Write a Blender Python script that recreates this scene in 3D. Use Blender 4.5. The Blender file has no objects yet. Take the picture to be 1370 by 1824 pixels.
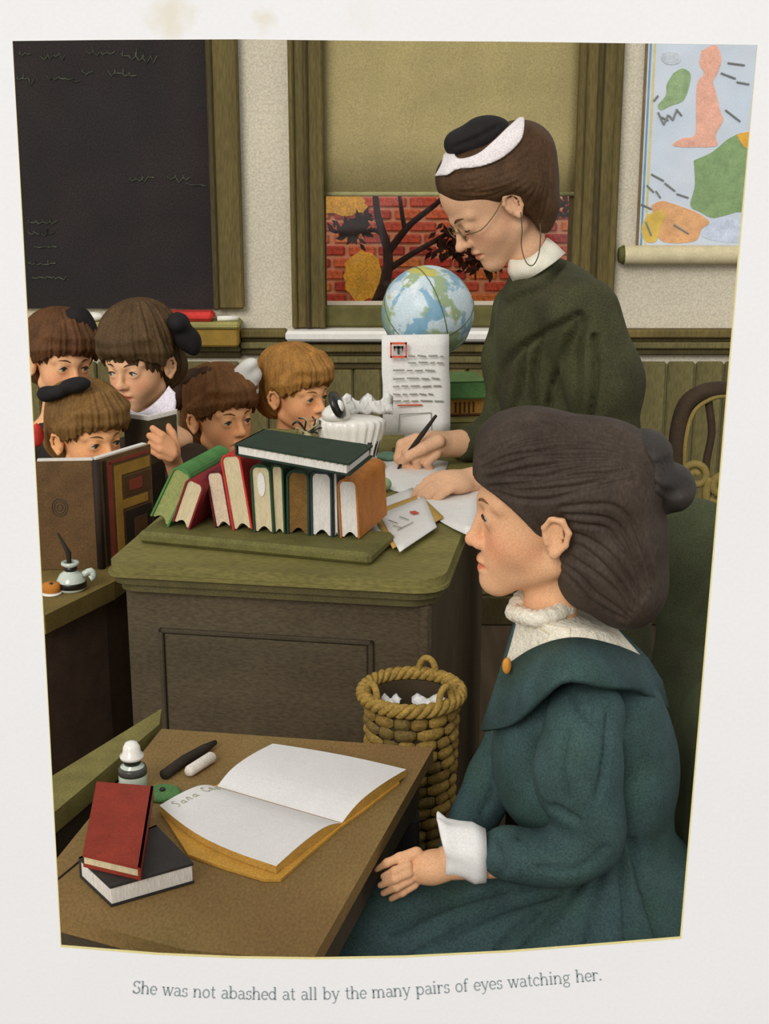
import bpy, math, random
import numpy as np
from mathutils import Vector, Matrix
random.seed(7); rng = np.random.default_rng(7)
sc = bpy.context.scene
COL = sc.collection
# ------------------------------------------------------------------ camera, light, exposure
FPX, TH, CAMZ = 2500.0, math.radians(15.9), 1.6
cam_d = bpy.data.cameras.new('camera'); cam = bpy.data.objects.new('camera', cam_d); COL.objects.link(cam)
cam_d.sensor_fit = 'VERTICAL'; cam_d.sensor_height = 24; cam_d.lens = 24*FPX/1824; cam_d.clip_start = .05
cam.location = (0, 0, CAMZ); cam.rotation_euler = (math.pi/2-TH, 0, 0); sc.camera = cam
w = bpy.data.worlds.new('sky'); sc.world = w; w.use_nodes = True
w.node_tree.nodes['Background'].inputs[0].default_value = (1, .985, .96, 1)
w.node_tree.nodes['Background'].inputs[1].default_value = .72
sd_ = bpy.data.lights.new('daylight', 'SUN'); sun = bpy.data.objects.new('daylight', sd_); COL.objects.link(sun)
sd_.energy = 1.75; sd_.angle = math.radians(28); sd_.color = (1, .975, .94)
sun.location = (-2, -3, 5)
sun.rotation_euler = Vector((.36, .90, -.52)).to_track_quat('-Z', 'Y').to_euler()
sc.view_settings.view_transform = 'Standard'; sc.view_settings.look = 'None'
sc.view_settings.exposure = 0; sc.view_settings.gamma = 1; sc.view_settings.use_curve_mapping = False

# ------------------------------------------------------------------ helpers
S_, C_ = math.sin(TH), math.cos(TH)
def _dir(px, py):
    u = (px-685)/FPX; v = (py-912)/FPX
    return np.array([u, C_-v*S_, -S_-v*C_])
def P(px, py, Y):                      # place seen at (px,py), Y metres in front
    d = _dir(px, py); return d*(Y/d[1])+np.array([0, 0, CAMZ])
def PZ(px, py, z):                     # place seen at (px,py) on the level z
    d = _dir(px, py); return d*((z-CAMZ)/d[2])+np.array([0, 0, CAMZ])
def mpp(Y): return Y/.97/FPX           # metres per picture pixel about there
def lin(c): return tuple((x/255/12.92 if x/255 <= .04045 else ((x/255+.055)/1.055)**2.4) for x in c)

MATS = {}
def M(name, rgb=(128, 128, 128), rough=.75, var=.14, scale=30, grain=.16, gscale=420, bump=0., attr=False,
      stretch=(1, 1, 1), spec=.25, metal=0., tint=None, trans=0.):
    if name in MATS: return MATS[name]
    m = bpy.data.materials.new(name); m.use_nodes = True; nt = m.node_tree; N = nt.nodes; L = nt.links
    b = N['Principled BSDF']; b.inputs['Roughness'].default_value = rough
    b.inputs['Specular IOR Level'].default_value = spec; b.inputs['Metallic'].default_value = metal
    tc = N.new('ShaderNodeTexCoord'); mp = N.new('ShaderNodeMapping'); mp.inputs['Scale'].default_value = stretch
    L.new(tc.outputs['Object'], mp.inputs[0])
    def noise(s, a, det=3):
        n = N.new('ShaderNodeTexNoise'); n.inputs['Scale'].default_value = s; n.inputs['Detail'].default_value = det
        L.new(mp.outputs[0], n.inputs['Vector'])
        r = N.new('ShaderNodeMapRange'); r.inputs[1].default_value = .3; r.inputs[2].default_value = .7
        r.inputs[3].default_value = 1-a; r.inputs[4].default_value = 1+a; L.new(n.outputs[0], r.inputs[0]); return n, r
    n1, r1 = noise(scale, var); n2, r2 = noise(gscale, grain, 1)
    mu = N.new('ShaderNodeMath'); mu.operation = 'MULTIPLY'; L.new(r1.outputs[0], mu.inputs[0]); L.new(r2.outputs[0], mu.inputs[1])
    base = None
    if attr:
        a = N.new('ShaderNodeAttribute'); a.attribute_name = 'col'; base = a.outputs['Color']
    elif tint:
        mx = N.new('ShaderNodeMix'); mx.data_type = 'RGBA'; n3, r3 = noise(scale*.45, .5)
        r3.inputs[3].default_value = 0; r3.inputs[4].default_value = 1; L.new(r3.outputs[0], mx.inputs[0])
        mx.inputs[6].default_value = (*lin(rgb), 1); mx.inputs[7].default_value = (*lin(tint), 1); base = mx.outputs[2]
    vm = N.new('ShaderNodeVectorMath'); vm.operation = 'SCALE'
    if base: L.new(base, vm.inputs[0])
    else: vm.inputs[0].default_value = lin(rgb)
    L.new(mu.outputs[0], vm.inputs['Scale']); L.new(vm.outputs[0], b.inputs['Base Color'])
    if bump:
        bp = N.new('ShaderNodeBump'); bp.inputs['Strength'].default_value = bump; bp.inputs['Distance'].default_value = .01
        L.new(n1.outputs[0], bp.inputs['Height']); L.new(bp.outputs[0], b.inputs['Normal'])
    if trans:
        b.inputs['Transmission Weight'].default_value = trans
    MATS[name] = m; return m

def wloc(o):
    v = np.zeros(3)
    while o is not None: v += np.array(o.location); o = o.parent
    return v
def tag(o, label=None, cat=None, group=None, kind=None):
    if label: o['label'] = label
    if cat: o['category'] = cat
    if group: o['group'] = group
    if kind: o['kind'] = kind
    return o
def thing(name, loc, label, cat, group=None):
    o = bpy.data.objects.new(name, None); COL.objects.link(o); o.location = tuple(map(float, loc)); o.empty_display_size = .05
    return tag(o, label, cat, group)
def obj(name, geo, mat, parent=None, smooth=False, cols=None, local=False):
    """geo = (verts, faces[, material indices]); verts in room coordinates unless local"""
    v = np.asarray(geo[0], float)
    if local: off = np.zeros(3)
    elif parent is not None: off = wloc(parent)
    else: off = np.array([(v[:, 0].min()+v[:, 0].max())/2, (v[:, 1].min()+v[:, 1].max())/2, v[:, 2].min()])
    me = bpy.data.meshes.new(name); f = geo[1]
    me.from_pydata((v-off).tolist(), [], f.tolist() if isinstance(f, np.ndarray) else f)
    for m in (mat if isinstance(mat, (list, tuple)) else [mat]): me.materials.append(m)
    if len(geo) > 2 and geo[2] is not None: me.polygons.foreach_set('material_index', np.asarray(geo[2], 'i'))
    if smooth: me.polygons.foreach_set('use_smooth', [True]*len(me.polygons))
    if cols is not None:
        a = me.color_attributes.new('col', 'FLOAT_COLOR', 'POINT')
        a.data.foreach_set('color', np.c_[cols, np.ones(len(cols))].astype('f').ravel())
    me.update(); o = bpy.data.objects.new(name, me); COL.objects.link(o)
    if parent is not None: o.parent = parent
    elif not local: o.location = off
    return o
def join(*gs):
    V, F, I, n = [], [], [], 0
    for g in gs:
        v = np.asarray(g[0], float); V.append(v); F += [[i+n for i in f] for f in (g[1].tolist() if isinstance(g[1], np.ndarray) else g[1])]
        I += list(g[2]) if len(g) > 2 and g[2] is not None else [0]*len(g[1]); n += len(v)
    return np.vstack(V), F, I
BF = [(0, 3, 2, 1), (4, 5, 6, 7), (0, 1, 5, 4), (1, 2, 6, 5), (2, 3, 7, 6), (3, 0, 4, 7)]
def box(x0, x1, y0, y1, z0, z1):
    return np.array([(x0, y0, z0), (x1, y0, z0), (x1, y1, z0), (x0, y1, z0), (x0, y0, z1), (x1, y0, z1), (x1, y1, z1), (x0, y1, z1)], float), list(BF)
def bev(x0, x1, y0, y1, z0, z1, b=.005):          # box with chamfered edges
    s = [(x0, x1), (y0, y1), (z0, z1)]; V = []; idx = {}
    for cx in (0, 1):
        for cy in (0, 1):
            for cz in (0, 1):
                for ax in range(3):
                    p = [s[0][cx], s[1][cy], s[2][cz]]
                    for k, c in enumerate((cx, cy, cz)):
                        if k != ax: p[k] += b if c == 0 else -b
                    idx[(cx, cy, cz, ax)] = len(V); V.append(p)
    F = []
    for ax in range(3):
        o1, o2 = [k for k in range(3) if k != ax]
        for c in (0, 1):
            q = []
            for a_, b_ in ((0, 0), (1, 0), (1, 1), (0, 1)):
                key = [0, 0, 0]; key[ax] = c; key[o1] = a_; key[o2] = b_; q.append(idx[(*key, ax)])
            F.append(q)
    # chamfer strips (vertex 'ax' lies on the face normal to ax)
    for ax in range(3):
        o1, o2 = [k for k in range(3) if k != ax]
        for a_ in (0, 1):
            for b_ in (0, 1):
                q = []
                for c in (0, 1):
                    key = [0, 0, 0]; key[ax] = c; key[o1] = a_; key[o2] = b_; q.append((idx[(*key, o1)], idx[(*key, o2)]))
                F.append([q[0][0], q[0][1], q[1][1], q[1][0]])
    for cx in (0, 1):
        for cy in (0, 1):
            for cz in (0, 1): F.append([idx[(cx, cy, cz, k)] for k in range(3)])
    V = np.array(V, float); c0 = V.mean(0)
    for i, f in enumerate(F):
        p = V[f]; n = np.cross(p[1]-p[0], p[2]-p[0])
        if np.dot(n, p.mean(0)-c0) < 0: F[i] = f[::-1]
    return V, F
def rotz(g, a, c=(0, 0, 0)):
    v = np.asarray(g[0], float)-c; ca, sa = math.cos(a), math.sin(a)
    v = np.c_[v[:, 0]*ca-v[:, 1]*sa, v[:, 0]*sa+v[:, 1]*ca, v[:, 2]]+c; return (v, *g[1:])
def roty(g, a, c=(0, 0, 0)):
    v = np.asarray(g[0], float)-c; ca, sa = math.cos(a), math.sin(a)
    v = np.c_[v[:, 0]*ca+v[:, 2]*sa, v[:, 1], -v[:, 0]*sa+v[:, 2]*ca]+c; return (v, *g[1:])
def xf(g, mtx, t=(0, 0, 0)): return (np.asarray(g[0], float)@np.asarray(mtx).T+np.asarray(t), *g[1:])
def move(g, t): return (np.asarray(g[0], float)+np.asarray(t), *g[1:])
def prism(pts, z0, z1):                              # outline on the level, thickness up
    n = len(pts); a = sum(pts[i][0]*pts[(i+1) % n][1]-pts[(i+1) % n][0]*pts[i][1] for i in range(n))
    if a < 0: pts = pts[::-1]
    V = [(p[0], p[1], z0) for p in pts]+[(p[0], p[1], z1) for p in pts]
    F = [list(range(n))[::-1], list(range(n, 2*n))]+[[i, (i+1) % n, n+(i+1) % n, n+i] for i in range(n)]
    return np.array(V, float), F
def slab(pts, n, t):                                 # any flat outline, thickness t along n
    pts = np.asarray(pts, float); k = len(pts); n = np.asarray(n, float)/np.linalg.norm(n)
    V = np.vstack([pts, pts+n*t]); F = [list(range(k))[::-1], list(range(k, 2*k))]+[[i, (i+1) % k, k+(i+1) % k, k+i] for i in range(k)]
    nn = sum(np.cross(pts[i]-pts[0], pts[(i+1) % k]-pts[0]) for i in range(k))
    if np.dot(nn, n) < 0: F = [f[::-1] for f in F]
    return V, F
def tube(pts, r, seg=8, closed=False, flat=1.):
    pts = np.asarray(pts, float); n = len(pts); r = np.full(n, r) if np.isscalar(r) else np.asarray(r, float)
    V, F = [], []; up = None
    for i in range(n):
        if closed: d = pts[(i+1) % n]-pts[i-1]
        else: d = pts[min(i+1, n-1)]-pts[max(i-1, 0)]
        d = d/(np.linalg.norm(d)+1e-12)
        if up is None: up = np.array([0, 0, 1.]) if abs(d[2]) < .9 else np.array([1., 0, 0])
        a = np.cross(d, up); a /= np.linalg.norm(a)+1e-12; b_ = np.cross(a, d); up = b_
        for k in range(seg):
            t = 2*math.pi*k/seg; V.append(pts[i]+r[i]*(math.cos(t)*a+math.sin(t)*flat*b_))
    m = n if closed else n-1
    for i in range(m):
        j = (i+1) % n
        for k in range(seg): F.append([i*seg+k, i*seg+(k+1) % seg, j*seg+(k+1) % seg, j*seg+k])
    if not closed: F.append(list(range(seg))[::-1]); F.append([(n-1)*seg+k for k in range(seg)])
    F = [f[::-1] for f in F]
    return np.array(V), F
def lathe(prof, c=(0, 0, 0), seg=24):                # (radius, height) profile about z
    V, F = [], []
    for r, z in prof:
        for k in range(seg):
            t = 2*math.pi*k/seg; V.append((c[0]+r*math.cos(t), c[1]+r*math.sin(t), c[2]+z))
    for i in range(len(prof)-1):
        for k in range(seg): F.append([i*seg+k, i*seg+(k+1) % seg, (i+1)*seg+(k+1) % seg, (i+1)*seg+k])
    F.append(list(range(seg))[::-1]); F.append([(len(prof)-1)*seg+k for k in range(seg)])
    return np.array(V, float), F
def sphere(c, r, nu=20, nv=12):
    r = np.full(3, r) if np.isscalar(r) else np.asarray(r)
    V = [(c[0], c[1], c[2]-r[2])]; F = []
    for i in range(1, nv):
        p = -math.pi/2+math.pi*i/nv
        for k in range(nu):
            t = 2*math.pi*k/nu; V.append((c[0]+r[0]*math.cos(p)*math.cos(t), c[1]+r[1]*math.cos(p)*math.sin(t), c[2]+r[2]*math.sin(p)))
    V.append((c[0], c[1], c[2]+r[2])); T = len(V)-1
    for k in range(nu): F.append([0, 1+(k+1) % nu, 1+k]); F.append([T, T-nu+k, T-nu+(k+1) % nu])
    for i in range(nv-2):
        for k in range(nu): F.append([1+i*nu+k, 1+i*nu+(k+1) % nu, 1+(i+1)*nu+(k+1) % nu, 1+(i+1)*nu+k])
    return np.array(V, float), F
def grid(A, thick=None, closed=False):               # A[i][j] points -> sheet (rows i, columns j)
    A = np.asarray(A, float); n, m = A.shape[:2]; F = []
    for i in range(n-1):
        for j in range(m if closed else m-1):
            j2 = (j+1) % m; F.append([i*m+j, i*m+j2, (i+1)*m+j2, (i+1)*m+j])
    return A.reshape(-1, 3), F
def solidify(o, t, off=0.):
    m = o.modifiers.new('thickness', 'SOLIDIFY'); m.thickness = t; m.offset = off; return o
def spline(pts, n=40):
    p = np.asarray(pts, float); m = len(p); out = []
    q = np.vstack([2*p[0]-p[1], p, 2*p[-1]-p[-2]])
    for i in range(n):
        s = i/(n-1)*(m-1); k = min(int(s), m-2); t = s-k; a, b_, c, d = q[k:k+4]
        out.append(.5*((2*b_)+(c-a)*t+(2*a-5*b_+4*c-d)*t*t+(3*b_-a-3*c+d)*t**3))
    return np.array(out)

# ------------------------------------------------------------------ smooth-blended solids (bodies, hair, cloth)
class Sdf:
    def __init__(s): s.p = []
    def ell(s, c, r, R=None, k=.02, op='u'):
        s.p.append(('e', np.asarray(c, float), np.full(3, r) if np.isscalar(r) else np.asarray(r, float), R, k, op)); return s
    def cone(s, a, b, ra, rb=None, k=.02, op='u'):
        s.p.append(('c', np.asarray(a, float), np.asarray(b, float), (ra, ra if rb is None else rb), k, op)); return s
    def tube(s, pts, r, k=.02, op='u'):
        r = [r]*len(pts) if np.isscalar(r) else r
        for i in range(len(pts)-1): s.cone(pts[i], pts[i+1], r[i], r[i+1], k, op)
        return s
    def build(s, h, cut=None):
        lo, hi = np.full(3, 9e9), np.full(3, -9e9); bb = []
        for q in s.p:
            if q[0] == 'e': e = np.full(3, q[2].max()) if q[3] is not None else q[2]; l, u = q[1]-e, q[1]+e
            else: e = max(q[3]); l, u = np.minimum(q[1], q[2])-e, np.maximum(q[1], q[2])+e
            pad = q[4]+3*h; bb.append((l-pad, u+pad))
            if q[5] == 'u': lo = np.minimum(lo, l-pad); hi = np.maximum(hi, u+pad)
        n = np.ceil((hi-lo)/h).astype(int)+1; f = np.full(n, .5, np.float32)
        ax = [(lo[i]+h*np.arange(n[i])).astype(np.float32) for i in range(3)]
        for q, (l, u) in zip(s.p, bb):
            i0 = np.clip(np.floor((l-lo)/h).astype(int), 0, n); i1 = np.clip(np.ceil((u-lo)/h).astype(int)+1, 0, n)
            if (i1 <= i0).any(): continue
            sl = tuple(slice(i0[i], i1[i]) for i in range(3))
            X = ax[0][sl[0]][:, None, None]; Y = ax[1][sl[1]][None, :, None]; Z = ax[2][sl[2]][None, None, :]
            if q[0] == 'e':
                c, r, R = q[1], q[2], q[3]; x, y, z = X-c[0], Y-c[1], Z-c[2]
                if R is not None:
                    R = np.asarray(R).T; x, y, z = (R[0, 0]*x+R[0, 1]*y+R[0, 2]*z, R[1, 0]*x+R[1, 1]*y+R[1, 2]*z, R[2, 0]*x+R[2, 1]*y+R[2, 2]*z)
                k0 = np.sqrt((x/r[0])**2+(y/r[1])**2+(z/r[2])**2); k1 = np.sqrt((x/r[0]**2)**2+(y/r[1]**2)**2+(z/r[2]**2)**2)
                d = k0*(k0-1)/np.maximum(k1, 1e-6)
            else:
                a, b_, (ra, rb) = q[1], q[2], q[3]; ba = b_-a; L2 = max(float(ba@ba), 1e-12)
                x, y, z = X-a[0], Y-a[1], Z-a[2]; t = np.clip((x*ba[0]+y*ba[1]+z*ba[2])/L2, 0, 1)
                d = np.sqrt((x-t*ba[0])**2+(y-t*ba[1])**2+(z-t*ba[2])**2)-(ra+(rb-ra)*t)
            g = f[sl]; k = q[4]
            if q[5] == 'u': hh = np.maximum(k-np.abs(g-d), 0)/k; f[sl] = np.minimum(g, d)-hh*hh*k*.25
            else: d = -d; hh = np.maximum(k-np.abs(g-d), 0)/k; f[sl] = np.maximum(g, d)+hh*hh*k*.25
        if cut is not None: f = cut(f, ax)
        return nets(f, lo, h)
def nets(f, lo, h):
    ins = f < 0; n = np.array(f.shape)
    def cn(a, i, j, k): return a[i:n[0]-1+i, j:n[1]-1+j, k:n[2]-1+k]
    cnt = sum(cn(ins, i, j, k).astype(np.int8) for i in (0, 1) for j in (0, 1) for k in (0, 1))
    act = (cnt > 0) & (cnt < 8); I = np.argwhere(act); idx = np.full(act.shape, -1, np.int64); idx[act] = np.arange(len(I))
    acc = np.zeros((len(I), 3)); num = np.zeros(len(I)); a0, a1, a2 = I.T
    crn = [(i, j, k) for i in (0, 1) for j in (0, 1) for k in (0, 1)]
    val = {c: f[a0+c[0], a1+c[1], a2+c[2]].astype(float) for c in crn}
    for c in crn:
        for x in range(3):
            if c[x] == 0:
                d = list(c); d[x] = 1; d = tuple(d); va, vb = val[c], val[d]; m = (va < 0) != (vb < 0)
                t = np.where(m, va/np.where(m, va-vb, 1), 0)
                p = np.array(c, float)+np.zeros((len(I), 3)); p[:, x] += t
                acc[m] += p[m]; num[m] += 1
    V = (I+acc/num[:, None])*h+lo; F = []
    for x in range(3):
        y, z = (x+1) % 3, (x+2) % 3
        s0 = [slice(0, n[k]) for k in range(3)]; s1 = list(s0); s0[x] = slice(0, n[x]-1); s1[x] = slice(1, n[x])
        A, B = ins[tuple(s0)], ins[tuple(s1)]
        E = np.argwhere(A != B); E = E[(E[:, y] > 0) & (E[:, z] > 0) & (E[:, y] < n[y]-1) & (E[:, z] < n[z]-1)]
        if not len(E): continue
        fl = A[tuple(E.T)]
        def at(dy, dz): e = E.copy(); e[:, y] += dy; e[:, z] += dz; return idx[tuple(e.T)]
        q = np.stack([at(-1, -1), at(0, -1), at(0, 0), at(-1, 0)], 1); q[~fl] = q[~fl][:, ::-1]; F.append(q)
    return V, np.vstack(F)
def smooth_mesh(V, F, it=2, lam=.5):
    F = np.asarray(F); n = len(V)
    for _ in range(it):
        s = np.zeros((n, 3)); c = np.zeros(n)
        for a in range(4):
            b_ = (a+1) % 4; np.add.at(s, F[:, a], V[F[:, b_]]); np.add.at(c, F[:, a], 1); np.add.at(s, F[:, b_], V[F[:, a]]); np.add.at(c, F[:, b_], 1)
        V = V+lam*(s/c[:, None]-V)
    return V, F
def rot_img(a):                                      # turn in the picture plane (about the room's depth axis), degrees clockwise
    a = math.radians(a); c, s = math.cos(a), math.sin(a); return np.array([[c, 0, s], [0, 1, 0], [-s, 0, c]])

# ------------------------------------------------------------------ the page round the picture
YP = 1.13
def page_material():
    m = M('paper_page', (237, 237, 238), rough=.6, var=.012, scale=6, grain=.012, gscale=300)
    nt = m.node_tree; N = nt.nodes; L = nt.links; b = N['Principled BSDF']; src = b.inputs['Base Color'].links[0].from_socket
    geo = N.new('ShaderNodeNewGeometry')
    for (px, py, rad, amt) in ((302, 28, .024, .6), (468, 34, .012, .5), (640, 20, .02, .12)):
        d = N.new('ShaderNodeVectorMath'); d.operation = 'DISTANCE'; L.new(geo.outputs['Position'], d.inputs[0]); d.inputs[1].default_value = P(px, py, YP)
        nz = N.new('ShaderNodeTexNoise'); nz.inputs['Scale'].default_value = 90; L.new(geo.outputs['Position'], nz.inputs['Vector'])
        ad = N.new('ShaderNodeMath'); ad.operation = 'MULTIPLY_ADD'; L.new(nz.outputs[0], ad.inputs[0]); ad.inputs[1].default_value = rad*1.2; L.new(d.outputs['Value'], ad.inputs[2])
        r = N.new('ShaderNodeMapRange'); L.new(ad.outputs[0], r.inputs[0]); r.inputs[1].default_value = rad*.8; r.inputs[2].default_value = rad*1.5
        r.inputs[3].default_value = amt; r.inputs[4].default_value = 0
        mx = N.new('ShaderNodeMix'); mx.data_type = 'RGBA'; L.new(r.outputs[0], mx.inputs[0]); L.new(src, mx.inputs[6]); mx.inputs[7].default_value = (*lin((222, 212, 184)), 1); src = mx.outputs[2]
    L.new(src, b.inputs['Base Color']); return m
top_c = [(22, 73), (200, 71), (420, 70), (700, 73), (890, 74), (1120, 77), (1349, 80)]
bot_c = [(1214, 1672), (1080, 1683), (900, 1697), (720, 1706), (560, 1709), (420, 1707), (280, 1701), (108, 1687)]
right_c = [(1349-135*t, 80+1592*t) for t in (.2, .4, .6, .8)]
left_c = [(108-86*t, 1687-1614*t) for t in (.2, .4, .6, .8)]
inner = top_c+right_c+bot_c+left_c
outer = [(-40+(1450)*(i/6), -40) for i in range(7)]+[(1410, -40+1904*t) for t in (.2, .4, .6, .8)]+[(1410-1450*i/7, 1864) for i in range(8)]+[(-40, 1864-1904*t) for t in (.2, .4, .6, .8)]
def page_ring(a, b_, Y0, t):
    n = len(a); A = [P(*p, Y0) for p in a]; B = [P(*p, Y0) for p in b_]; V = np.array(A+B); V2 = V+[0, t, 0]; F = []
    for i in range(n):
        j = (i+1) % n
        F += [[i, j, n+j, n+i], [2*n+i, 3*n+i, 3*n+j, 2*n+j], [i, 2*n+i, 2*n+j, j], [n+i, n+j, 3*n+j, 3*n+i]]
    return np.vstack([V, V2]), F
page = thing('book_page', P(685, 1864, YP), 'off-white book page framing the classroom picture, printed caption along its bottom', 'page')
obj('paper', page_ring(inner, outer, YP, .0012), page_material(), page)
edge_in = [(x+(1.2 if x < 300 and y > 90 else 0)-(2.4 if x > 1100 and y > 90 else 0), y-(3.5 if y > 1650 else 0)) for x, y in inner]
tag(obj('printed_edge', page_ring(edge_in, inner, YP-.0003, .0006), M('edge_ink', (224, 212, 150), var=.05, grain=.05), page), 'thin yellow ink fringe round the picture')
# caption in a small serif hand-cut alphabet: strokes (polyline, width); x-height 1
def arc(cx, cy, rx, ry, a0, a1, n=12): return [(cx+rx*math.cos(math.radians(a0+(a1-a0)*i/n)), cy+ry*math.sin(math.radians(a0+(a1-a0)*i/n))) for i in range(n+1)]
TK, TN = .17, .085
def ser(x, y, w_=.17): return ([(x-w_, y), (x+w_, y)], .07)
def stem(x, y0, y1): return [([(x, y0), (x, y1)], TK)]
GL = {
 'S': (1.05, [(arc(.52, 1.12, .34, .32, 20, 250), .13), (arc(.52, .40, .38, .38, 70, -160), .15), ([(.86, 1.2), (.86, 1.5)], .07), ([(.14, .0), (.14, .36)], .07)]),
 'h': (1.1, stem(.2, 0, 1.5)+[ser(.2, .03), ([(.0, 1.48), (.2, 1.5)], .07), (arc(.52, .62, .32, .36, 175, 0), .11), ([(.84, .6), (.84, 0)], TK), ser(.84, .03)]),
 'e': (.88, [(arc(.45, .5, .36, .48, 0, 320), .13), ([(.1, .52), (.8, .52)], .07)]),
 'w': (1.4, [([(.12, 1), (.42, 0)], .15), ([(.42, 0), (.7, .95)], .08), ([(.66, 1), (.98, 0)], .15), ([(.98, 0), (1.26, 1)], .08), ser(.12, .98), ser(.68, .98), ser(1.27, .98, .13)]),
 'a': (.95, [(arc(.42, .7, .3, .28, 150, 0), .11), ([(.72, .72), (.72, .1), (.92, .05)], TK), (arc(.4, .29, .28, .27, 60, 330), .11)]),
 's': (.8, [(arc(.4, .74, .24, .24, 20, 250), .11), (arc(.4, .27, .27, .26, 70, -160), .12), ([(.65, .78), (.65, 1)], .06), ([(.12, 0), (.12, .24)], .06)]),
 'n': (1.12, stem(.2, 0, 1)+[ser(.2, .03), ([(.0, .97), (.2, 1)], .07), (arc(.53, .62, .32, .36, 175, 0), .11), ([(.85, .6), (.85, 0)], TK), ser(.85, .03)]),
 'o': (.98, [(arc(.48, .5, .37, .48, 0, 360, 20), .13)]),
 't': (.7, [([(.3, 1.35), (.3, .18), (.42, .03), (.62, .08)], .14), ([(.05, .98), (.6, .98)], .07)]),
 'b': (1.08, stem(.2, 0, 1.5)+[([(.0, 1.48), (.2, 1.5)], .07), (arc(.55, .5, .37, .46, 150, -150, 16), .12)]),
 'd': (1.08, stem(.82, 0, 1.5)+[([(.62, 1.48), (.82, 1.5)], .07), ser(.9, .03, .1), (arc(.48, .5, .37, .46, 30, 330, 16), .12)]),
 'l': (.55, stem(.26, 0, 1.5)+[ser(.26, .03), ([(.06, 1.48), (.26, 1.5)], .07)]),
 'y': (1.0, [([(.14, 1), (.5, .05)], .15), ([(.86, 1), (.42, -.3), (.25, -.46), (.1, -.4)], .09), ser(.14, .98), ser(.86, .98, .14)]),
 'm': (1.68, stem(.2, 0, 1)+[ser(.2, .03), ([(.0, .97), (.2, 1)], .07), (arc(.5, .62, .3, .36, 175, 0), .11), ([(.8, .6), (.8, 0)], TK), ser(.8, .03), (arc(1.1, .62, .3, .36, 175, 0), .11), ([(1.4, .6), (1.4, 0)], TK), ser(1.4, .03)]),
 'p': (1.08, stem(.2, -.48, 1)+[ser(.2, -.46), ([(.0, .97), (.2, 1)], .07), (arc(.55, .5, .37, .46, 150, -150, 16), .12)]),
 'i': (.55, stem(.26, 0, 1)+[ser(.26, .03), ([(.06, .97), (.26, 1)], .07), ([(.26, 1.32), (.26, 1.5)], .19)]),
 'r': (.8, stem(.22, 0, 1)+[ser(.22, .03), ([(.0, .97), (.22, 1)], .07), (arc(.5, .62, .28, .34, 175, 50), .1), ([(.64, .82), (.7, .9)], .18)]),
 'f': (.66, stem(.26, 0, 1.2)+[ser(.26, .03), (arc(.48, 1.2, .22, .28, 180, 40), .12), ([(.05, .98), (.55, .98)], .07)]),
 'c': (.86, [(arc(.46, .5, .36, .48, 45, 320), .13), ([(.68, .76), (.74, .84)], .15)]),
 'g': (.98, [(arc(.42, .66, .29, .3, 0, 360, 16), .11), ([(.66, .9), (.9, 1)], .08), ([(.22, .42), (.2, .22), (.4, .14)], .08), (arc(.45, -.18, .36, .27, 0, 360, 16), .1)]),
 '.': (.5, [([(.22, 0), (.22, .17)], .19)]), ' ': (.62, [])}
def ribbon2(pts, w_):
    pts = np.asarray(pts, float); V, F = [], []
    for i in range(len(pts)):
        d = pts[min(i+1, len(pts)-1)]-pts[max(i-1, 0)]; d /= np.linalg.norm(d)+1e-9; n_ = np.array([-d[1], d[0]])*w_/2
        V += [pts[i]+n_, pts[i]-n_]
        if i: F.append([2*i-2, 2*i-1, 2*i+1, 2*i])
    return V, F
base = spline([(235, 1769), (360, 1777), (490, 1781), (640, 1779), (790, 1769), (930, 1758), (1074, 1746)], 300)
cumul = np.r_[0, np.cumsum(np.linalg.norm(np.diff(base, axis=0), axis=1))]
txt = 'She was not abashed at all by the many pairs of eyes watching her.'
tot = sum(GL[c][0] for c in txt); unit = cumul[-1]/tot; V, F = [], []; pen_x = 0
for c in txt:
    adv, strokes = GL[c]
    for pts, wd in strokes:
        v2, f2 = ribbon2(pts, wd*1.08); n0 = len(V)
        for q in v2:
            s = (pen_x+q[0])*unit; i = min(np.searchsorted(cumul, s), 298); i = max(i, 1)
            p0, p1 = base[i-1], base[i]; d = (p1-p0)/np.linalg.norm(p1-p0); b0 = p0+d*(s-cumul[i-1]); up = np.array([d[1], -d[0]])
            V.append(P(*(b0+up*q[1]*unit*1.02), YP-.0004))
        F += [[a+n0 for a in f] for f in f2]
    pen_x += adv
tag(solidify(obj('caption', (V, F), M('caption_ink', (150, 160, 163), var=.1, grain=.1), page), .0003), 'one line of grey serif lettering')

# ------------------------------------------------------------------ room shell
YW = 4.3
wx = lambda px, py=300: P(px, py, YW)[0]
wz = lambda py, px=685: P(px, py, YW)[2]
m_wall = M('plaster_wall', (205, 196, 174), rough=.9, var=.05, scale=4, grain=.14, gscale=160)
m_oak = M('olive_oak', (113, 97, 54), var=.18, scale=14, stretch=(1, 1, .15), grain=.2, gscale=200, tint=(92, 82, 46))
m_oakd = M('dark_oak', (74, 64, 36), var=.2, scale=14, stretch=(1, 1, .15), grain=.2, gscale=200)
m_wain = M('wainscot_oak', (116, 106, 66), var=.15, scale=10, stretch=(1, 1, .2), grain=.2, gscale=200, tint=(96, 90, 54))
m_white = M('white_paint', (226, 223, 214), var=.04, grain=.06)
wl, wr, wb, wt = wx(570), wx(1028), wz(548), 2.35
wall = join(box(-3, wl, YW, YW+.16, 0, 2.6), box(wr, 3, YW, YW+.16, 0, 2.6), box(wl, wr, YW, YW+.16, 0, wb), box(wl, wr, YW, YW+.16, wt, 2.6))
tag(obj('wall_back', wall, m_wall), 'cream plaster wall behind the class', kind='structure')
tag(obj('floor', box(-3.2, 3.2, -1.5, YW, -.05, 0), M('floor_boards', (88, 74, 56), scale=5, stretch=(6, .6, 1), var=.25)), 'dark wooden classroom floor', kind='structure')
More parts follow.
